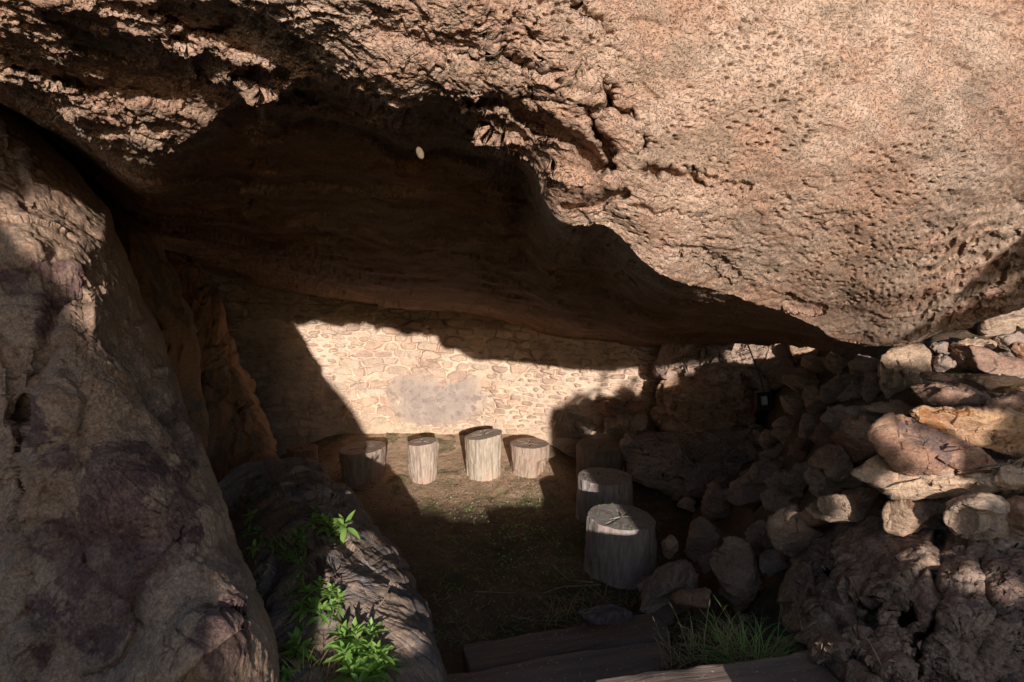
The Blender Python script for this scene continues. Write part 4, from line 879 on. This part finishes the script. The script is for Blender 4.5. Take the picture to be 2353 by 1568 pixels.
def blade(base, dirv, L, w, bend, n=6):
    d = Vector(dirv).normalized(); hz = Vector((d.x, d.y, 0)); hz = hz.normalized() if hz.length > 0.01 else Vector((1, 0, 0)); side = d.cross(Vector((0, 0, 1)))
    side = side.normalized() if side.length > 0.01 else Vector((1, 0, 0)); V = []
    for i in range(n + 1):
        t = i / n; c = base + d * L * t + hz * bend * L * t * t * 0.6 - Vector((0, 0, 1)) * bend * L * t ** 2.5 * 0.7; ww = w * (1 - t ** 2) + 0.0004
        V += [c - side * ww / 2, c + side * ww / 2]
    return V, [(2*i, 2*i+1, 2*i+3, 2*i+2) for i in range(n)]
def tuft(cx, cy, Y, spread, n, L, label, seed, mat='grass', cat='grass tuft', name='grass_tuft'):
    r = random.Random(seed); P = []; c0 = None
    for k in range(n):
        a = r.uniform(0, 6.283); rr = spread * math.sqrt(r.random()); c = Vector(tuple(at(cx, cy, Y))); x, y = c.x + rr * math.cos(a), c.y + rr * math.sin(a) * 0.6
        b = drop(x, y, c.z + 0.15); b.z -= 0.005
        if c0 is None: c0 = b.copy()
        d = Vector((math.cos(a) * 0.55 + r.uniform(-.5, .5), math.sin(a) * 0.5 + r.uniform(-.4, .4), 1.0))
        P.append(blade(b, d, L * r.uniform(0.35, 1.15), 0.0036, r.uniform(0.2, 1.0)))
    return tag(link_mesh(name, *merge(P), M[mat], loc=tuple(c0)), label, cat)
tuft(1745, 1450, 2.32, 0.11, 110, 0.25, 'bright green grass tuft behind the sunlit timber at the foot of the rubble', 1)
tuft(1600, 1455, 2.4, 0.16, 50, 0.20, 'straw coloured dry grass left of the bright green tuft, behind the sunlit timber', 8, 'straw')
tuft(1660, 1455, 2.4, 0.12, 26, 0.16, 'thin green grass between the dry straw and the bright green tuft', 9)
tuft(1688, 1440, 2.35, 0.02, 6, 0.28, 'thin tall grass shoot standing left of the bright green tuft', 2)
tuft(1235, 1150, 4.95, 0.05, 12, 0.10, 'tiny grass tuft at the front corner of the sunlit floor patch', 3)
tuft(1995, 1545, 1.8, 0.05, 14, 0.08, 'sparse grass sprout at bottom edge on the chippings', 4)
tuft(705, 1555, 2.1, 0.07, 60, 0.10, 'straw coloured grass tuft at bottom edge between two leafy plants', 5, 'straw')
# low growth on the floor, nobody could count it
def scatter(name, region, n, size, mat, seed, kindsel='blade', **k):
    r = random.Random(seed); P = []
    while len(P) < n:
        px, py = r.uniform(region[0], region[2]), r.uniform(region[1], region[3])
        if len(region) > 4 and r.random() > region[4](px, py): 
            if r.random() < 0.995: continue
        loc, nor = hit(px, py)
        if nor.z < k.get('nz', 0.4) or loc.z > k.get('zmax', 9) or loc.y < k.get('ymin', 0):
            if r.random() < 0.98: continue
            else: continue
        if kindsel == 'blade':
            a = r.uniform(0, 6.28); d = Vector((math.cos(a), math.sin(a), r.uniform(0.3, 1.5))); P.append(blade(loc, d, size * r.uniform(0.4, 1.3), 0.0035, r.uniform(0.2, 0.9), 4))
        elif kindsel == 'round':
            s = size * r.uniform(0.4, 1.1); h = Vector((0, 0, 0.012 * r.random() + 0.004)); t = Vector((r.uniform(-.5, .5), r.uniform(-.5, .5), 1)).normalized(); u = t.orthogonal().normalized(); v = t.cross(u)
            P.append(([loc + h + (u * math.cos(a) + v * math.sin(a)) * s / 2 for a in [i * 1.0472 for i in range(6)]], [(0, 1, 2, 3, 4, 5)]))
        else:
            s = size * r.uniform(0.35, 1.2); q_ = [Vector((r.uniform(-1, 1), r.uniform(-1, 1), r.uniform(-1, 1))).normalized() * s * r.uniform(0.35, 0.6) for _ in range(4)]
            P.append(([loc + h_ + Vector((0, 0, s * 0.3)) for h_ in q_], [(0, 1, 2), (0, 2, 3), (0, 3, 1), (1, 3, 2)]))
    return tag(link_mesh(name, *merge(P), M[mat], smooth=False), kind='stuff')
M['chips'] = plain_mat('bark_chips', (0.42, 0.30, 0.21), 0.85, (0.24, 0.16, 0.11), 25)
M['litter'] = plain_mat('leaf_litter', (0.22, 0.16, 0.10), 0.85, (0.12, 0.09, 0.06), 25)
scatter('low_grass', (1000, 1130, 1560, 1480), 900, 0.05, 'grass', 1, zmax=0.4)
scatter('low_weeds', (1080, 1130, 1330, 1340, lambda x, y: math.exp(-((x - 1190) / 70) ** 2 - ((y - 1210) / 70) ** 2)), 260, 0.018, 'grass', 2, 'round', zmax=0.3)
scatter('undergrowth', (560, 1120, 700, 1568), 600, 0.04, 'grass', 3, nz=0.1, ymin=2.25)
scatter('dry_grass', (1250, 1380, 1760, 1568), 420, 0.16, 'straw', 4)
scatter('bark_chips', (1780, 1470, 2120, 1600), 1500, 0.030, 'chips', 5, 'chip')
scatter('pebbles', (900, 1075, 1240, 1165), 500, 0.022, 'chips', 8, 'chip', zmax=0.4)
scatter('straw_bits', (900, 1090, 1500, 1480), 500, 0.035, 'straw', 12, zmax=0.4)
scatter('leaf_litter', (620, 1060, 1500, 1450), 2600, 0.020, 'litter', 6, 'chip', zmax=0.35)
def twig(pts, rad, label, mat='twig', lift=0.012, Y=None):
    P = []
    for i, (px, py, *dz) in enumerate(pts):
        loc, _n = hit(px, py); loc = loc + (Vector((0, 0, CAMZ)) - loc).normalized() * (lift + (dz[0] if dz else 0)); P.append(loc)
    Q = []
    for i in range(len(P) - 1):
        for t in (0, .33, .66): Q.append(P[i].lerp(P[i+1], t) + Vector((rnd.uniform(-1, 1), rnd.uniform(-1, 1), rnd.uniform(0, 1))) * 0.004)
    Q.append(P[-1]); n = len(Q)
    tag(link_mesh('twig', *tube(Q, [rad * (1 - 0.6 * i / n) for i in range(n)], 6), M[mat], loc=tuple(P[0])), label, 'twig', 'dry twigs and stems lying about')
twig([(1362, 1339), (1308, 1334), (1268, 1300)], 0.005, 'bent pale twig touching the foot of the biggest log stool')
twig([(1380, 1345), (1294, 1348), (1242, 1366)], 0.004, 'long curved twig just in front of the bent pale one')
twig([(1348, 1343), (1388, 1377)], 0.004, 'short twig slanting right from the long curved one')
twig([(1388, 1374), (1398, 1335, 0.03), (1405, 1300, 0.05)], 0.0035, 'upright stem in front of the biggest log stool')
twig([(1088, 1361), (1188, 1363)], 0.004, 'straight twig alone on the dark floor left of the log stools')
twig([(1155, 1237), (1190, 1231), (1212, 1245)], 0.004, 'small forked twig on the floor among green weeds')
twig([(1173, 1417), (1228, 1427), (1300, 1426)], 0.004, 'long thin twig parallel to and beyond the farthest timber step')
twig([(1325, 1440), (1340, 1412), (1362, 1403)], 0.004, 'short twig leaning on the flat dark red stone')
twig([(1466, 1447), (1557, 1443), (1629, 1440)], 0.004, 'straight pale stem lying left of the grass tuft')
twig([(1540, 1450), (1590, 1403, 0.04)], 0.004, 'pale stem pointing up to the low brown rock')
twig([(1650, 1474), (1675, 1420, 0.05)], 0.004, 'forked stem at the left of the grass tuft')
twig([(1585, 1503), (1652, 1474)], 0.005, 'thick stem lying below the forked one')
twig([(1842, 1450), (1836, 1400, 0.04), (1858, 1335, 0.06)], 0.0045, 'crooked pale twig standing against the earth bank')
twig([(1830, 1480), (1860, 1440, 0.02), (1878, 1428, 0.02)], 0.005, 'short thick twig at the right of the grass tuft')
twig([(2035, 1560), (2005, 1490, 0.03), (1975, 1450, 0.03)], 0.0035, 'brown stem leaning against the earth bank at bottom edge', 'straw')
# pale fleck added on a thread, standing in for a sunlit roof spot
def hanging_fleck():
    p = Vector(tuple(at(965, 352, 1.30))); r = random.Random(3)
    e = empty('pale_fleck', tuple(p)); tag(e, 'small pale fleck added under the roof in place of a sunlit ceiling spot', 'leaf')
    u, v = np.meshgrid(np.linspace(0, math.pi, 14), np.linspace(0, 2 * math.pi, 20, endpoint=False), indexing='ij')
    a = np.sin(u) * np.cos(v) * 0.0070; b = np.sin(u) * np.sin(v) * 0.004 + 25 * a * a; c = np.cos(u) * 0.0120
    link_mesh('blade', np.stack([p.x + a * 0.93 + c * -0.35, p.y + b, p.z + c * 0.93 + a * 0.35], -1), grid_faces(14, 20, True), M['pale'], parent=e)
    link_mesh('thread', *tube([p + Vector((-0.004, 0, 0.013)), p + Vector((-0.006, 0.0, 0.12))], 0.00003, 4), M['pale'], parent=e)
M['pale'] = plain_mat('pale_fleck_mat', (0.20, 0.14, 0.095), 0.9, (0.11, 0.075, 0.05), 220)
hanging_fleck()

# ------------------------------------------------------------------ unseen leaf screens added behind the viewer, holes shaped to dapple the sun
def leaf_gobo(name, region, holes, n, size, label, seed, ybox=(-2.9, -2.1)):
    r = np.random.RandomState(seed); xs_ = [p[0] for p in region]; zs_ = [p[1] for p in region]
    X = r.uniform(min(xs_), max(xs_), n); Z = r.uniform(min(zs_), max(zs_), n); Y = r.uniform(ybox[0], ybox[1], n)
    keep = poly_sd(X, Z, region) < 0.02 * r.randn(n)
    for h in holes:
        ee = 0.035 + 0.012 * r.randn(n); keep &= poly_sd(X, Z, h) > ee
    X, Y, Z = X[keep], Y[keep], Z[keep]; k = Y / SD.y
    C0 = np.stack([X + SD.x * k, Y, Z + SD.z * k], -1); m = len(C0)
    a = r.randn(m, 3); a /= np.linalg.norm(a, axis=1, keepdims=True); b = np.cross(a, r.randn(m, 3)); b /= np.linalg.norm(b, axis=1, keepdims=True)
    L = size * r.uniform(0.6, 1.2, (m, 1)); W = L * 0.42
    V = np.stack([C0 - a * L / 2, C0 + b * W / 2, C0 + a * L / 2, C0 - b * W / 2], 1).reshape(-1, 3)
    e = empty(name, (float(C0[:, 0].mean()), float(np.mean(ybox)), 1.3)); tag(e, label, 'leaf_gobo')
    link_mesh('foliage', V, np.arange(m * 4).reshape(-1, 4), M['leafdark'], parent=e)
    st = []; rr = random.Random(seed); c = Vector(e.location)
    for q_ in range(9):
        t = C0[rr.randrange(m)]; st.append(tube([c, c.lerp(Vector(t), .5) + Vector((0, 0, .1)), Vector(t)], [0.02, 0.012, 0.004], 6))
    link_mesh('stems', *merge(st), M['twig'], parent=e)
bpy.context.view_layer.update(); dg = bpy.context.evaluated_depsgraph_get()
def prof(pts, Y):
    out = []
    if Y < 3.8:
        Y = hit(sum(p[0] for p in pts) / len(pts), sum(p[1] for p in pts) / len(pts))[0].y
    for px, py in pts:
        p = at(px, py, Y); k = -p[1] / SD.y; out.append((p[0] + SD.x * k, p[2] + SD.z * k))
    return out
HOLES = [prof([(2060, 980), (2130, 985), (2200, 1030), (2225, 1070), (2130, 1090), (2090, 1060)], 2.45), prof([(2105, 936), (2230, 936), (2315, 972), (2240, 1014), (2190, 990)], 2.35),
         prof([(2030, 1108), (2100, 1112), (2120, 1140), (2070, 1142)], 2.4), prof([(2024, 1165), (2082, 1168), (2082, 1225), (2040, 1228)], 2.38),
         prof([(2040, 812), (2090, 795), (2120, 815), (2080, 832)], 3.4), prof([(2200, 800), (2360, 806), (2360, 862), (2290, 850), (2210, 830)], 3.2), prof([(2060, 880), (2160, 885), (2200, 905), (2100, 905)], 3.0), prof([(1880, 1040), (1930, 1030), (1950, 1070), (1900, 1080)], 2.9), prof([(1825, 1192), (1900, 1205), (1890, 1216), (1830, 1205)], 2.7),
         prof([(1400, 855), (1430, 850), (1420, 890), (1395, 905)], 6.35), prof([(1440, 850), (1460, 855), (1445, 880), (1432, 880)], 6.35), prof([(1470, 855), (1510, 850), (1500, 875), (1475, 880)], 6.35),
         prof([(1545, 844), (1592, 848), (1570, 856), (1548, 853)], 5.9), prof([(1655, 846), (1672, 846), (1670, 850), (1656, 850)], 5.5),
         prof([(2200, 650), (2300, 570), (2300, 578), (2205, 660)], 2.45), prof([(2150, 720), (2300, 640), (2300, 655), (2160, 735)], 2.5), prof([(2020, 1440), (2045, 1430), (2040, 1470), (2025, 1470)], 1.9)]
leaf_gobo('leaf_gobo', [(1.5, 0.8), (1.5, 1.85), (1.62, 1.96), (1.9, 2.06), (1.92, 2.3), (1.92, 2.48), (1.97, 2.66), (2.15, 2.95), (2.75, 3.1), (2.75, 0.8)], HOLES, 34000, 0.075, 'dense unseen leaf screen added right behind the viewer, gaps shaped to let sun through', 5)
LH = [prof([(-40, 430), (60, 425), (105, 500), (90, 560), (20, 560), (-40, 540)], 2.15), prof([(185, 400), (215, 410), (290, 520), (318, 640), (300, 690), (270, 640), (245, 580), (215, 500)], 2.6), prof([(90, 320), (110, 335), (150, 395), (135, 390)], 2.6), prof([(330, 700), (342, 700), (340, 760), (332, 750)], 2.5)]
leaf_gobo('leaf_gobo', [(-0.95, 2.3), (-1.15, 2.62), (-1.25, 2.80), (-1.35, 3.0), (-1.7, 3.2), (-2.3, 3.3), (-2.35, 2.3)], LH, 16000, 0.07, 'unseen leaf screen added left behind the viewer, gaps shaped for sun flecks', 6)
# weeds along the lip of the path behind the viewer
def lip():
    r = random.Random(9); P = []
    for k in range(150):
        x = r.uniform(-0.2, 1.5); y = r.uniform(-1.35, -1.1); b = drop(x, y, 2.0)
        clump = 1.0 if 0.33 < x < 0.47 or 0.55 < x < 0.62 else 0.25
        P.append(blade(b, (r.uniform(-.4, .4), r.uniform(-.3, .3), 1), 0.07 * clump + 0.01, 0.008, r.uniform(0, .4)))
    tag(link_mesh('path_grass', *merge(P), M['grass']), kind='stuff')
lip()
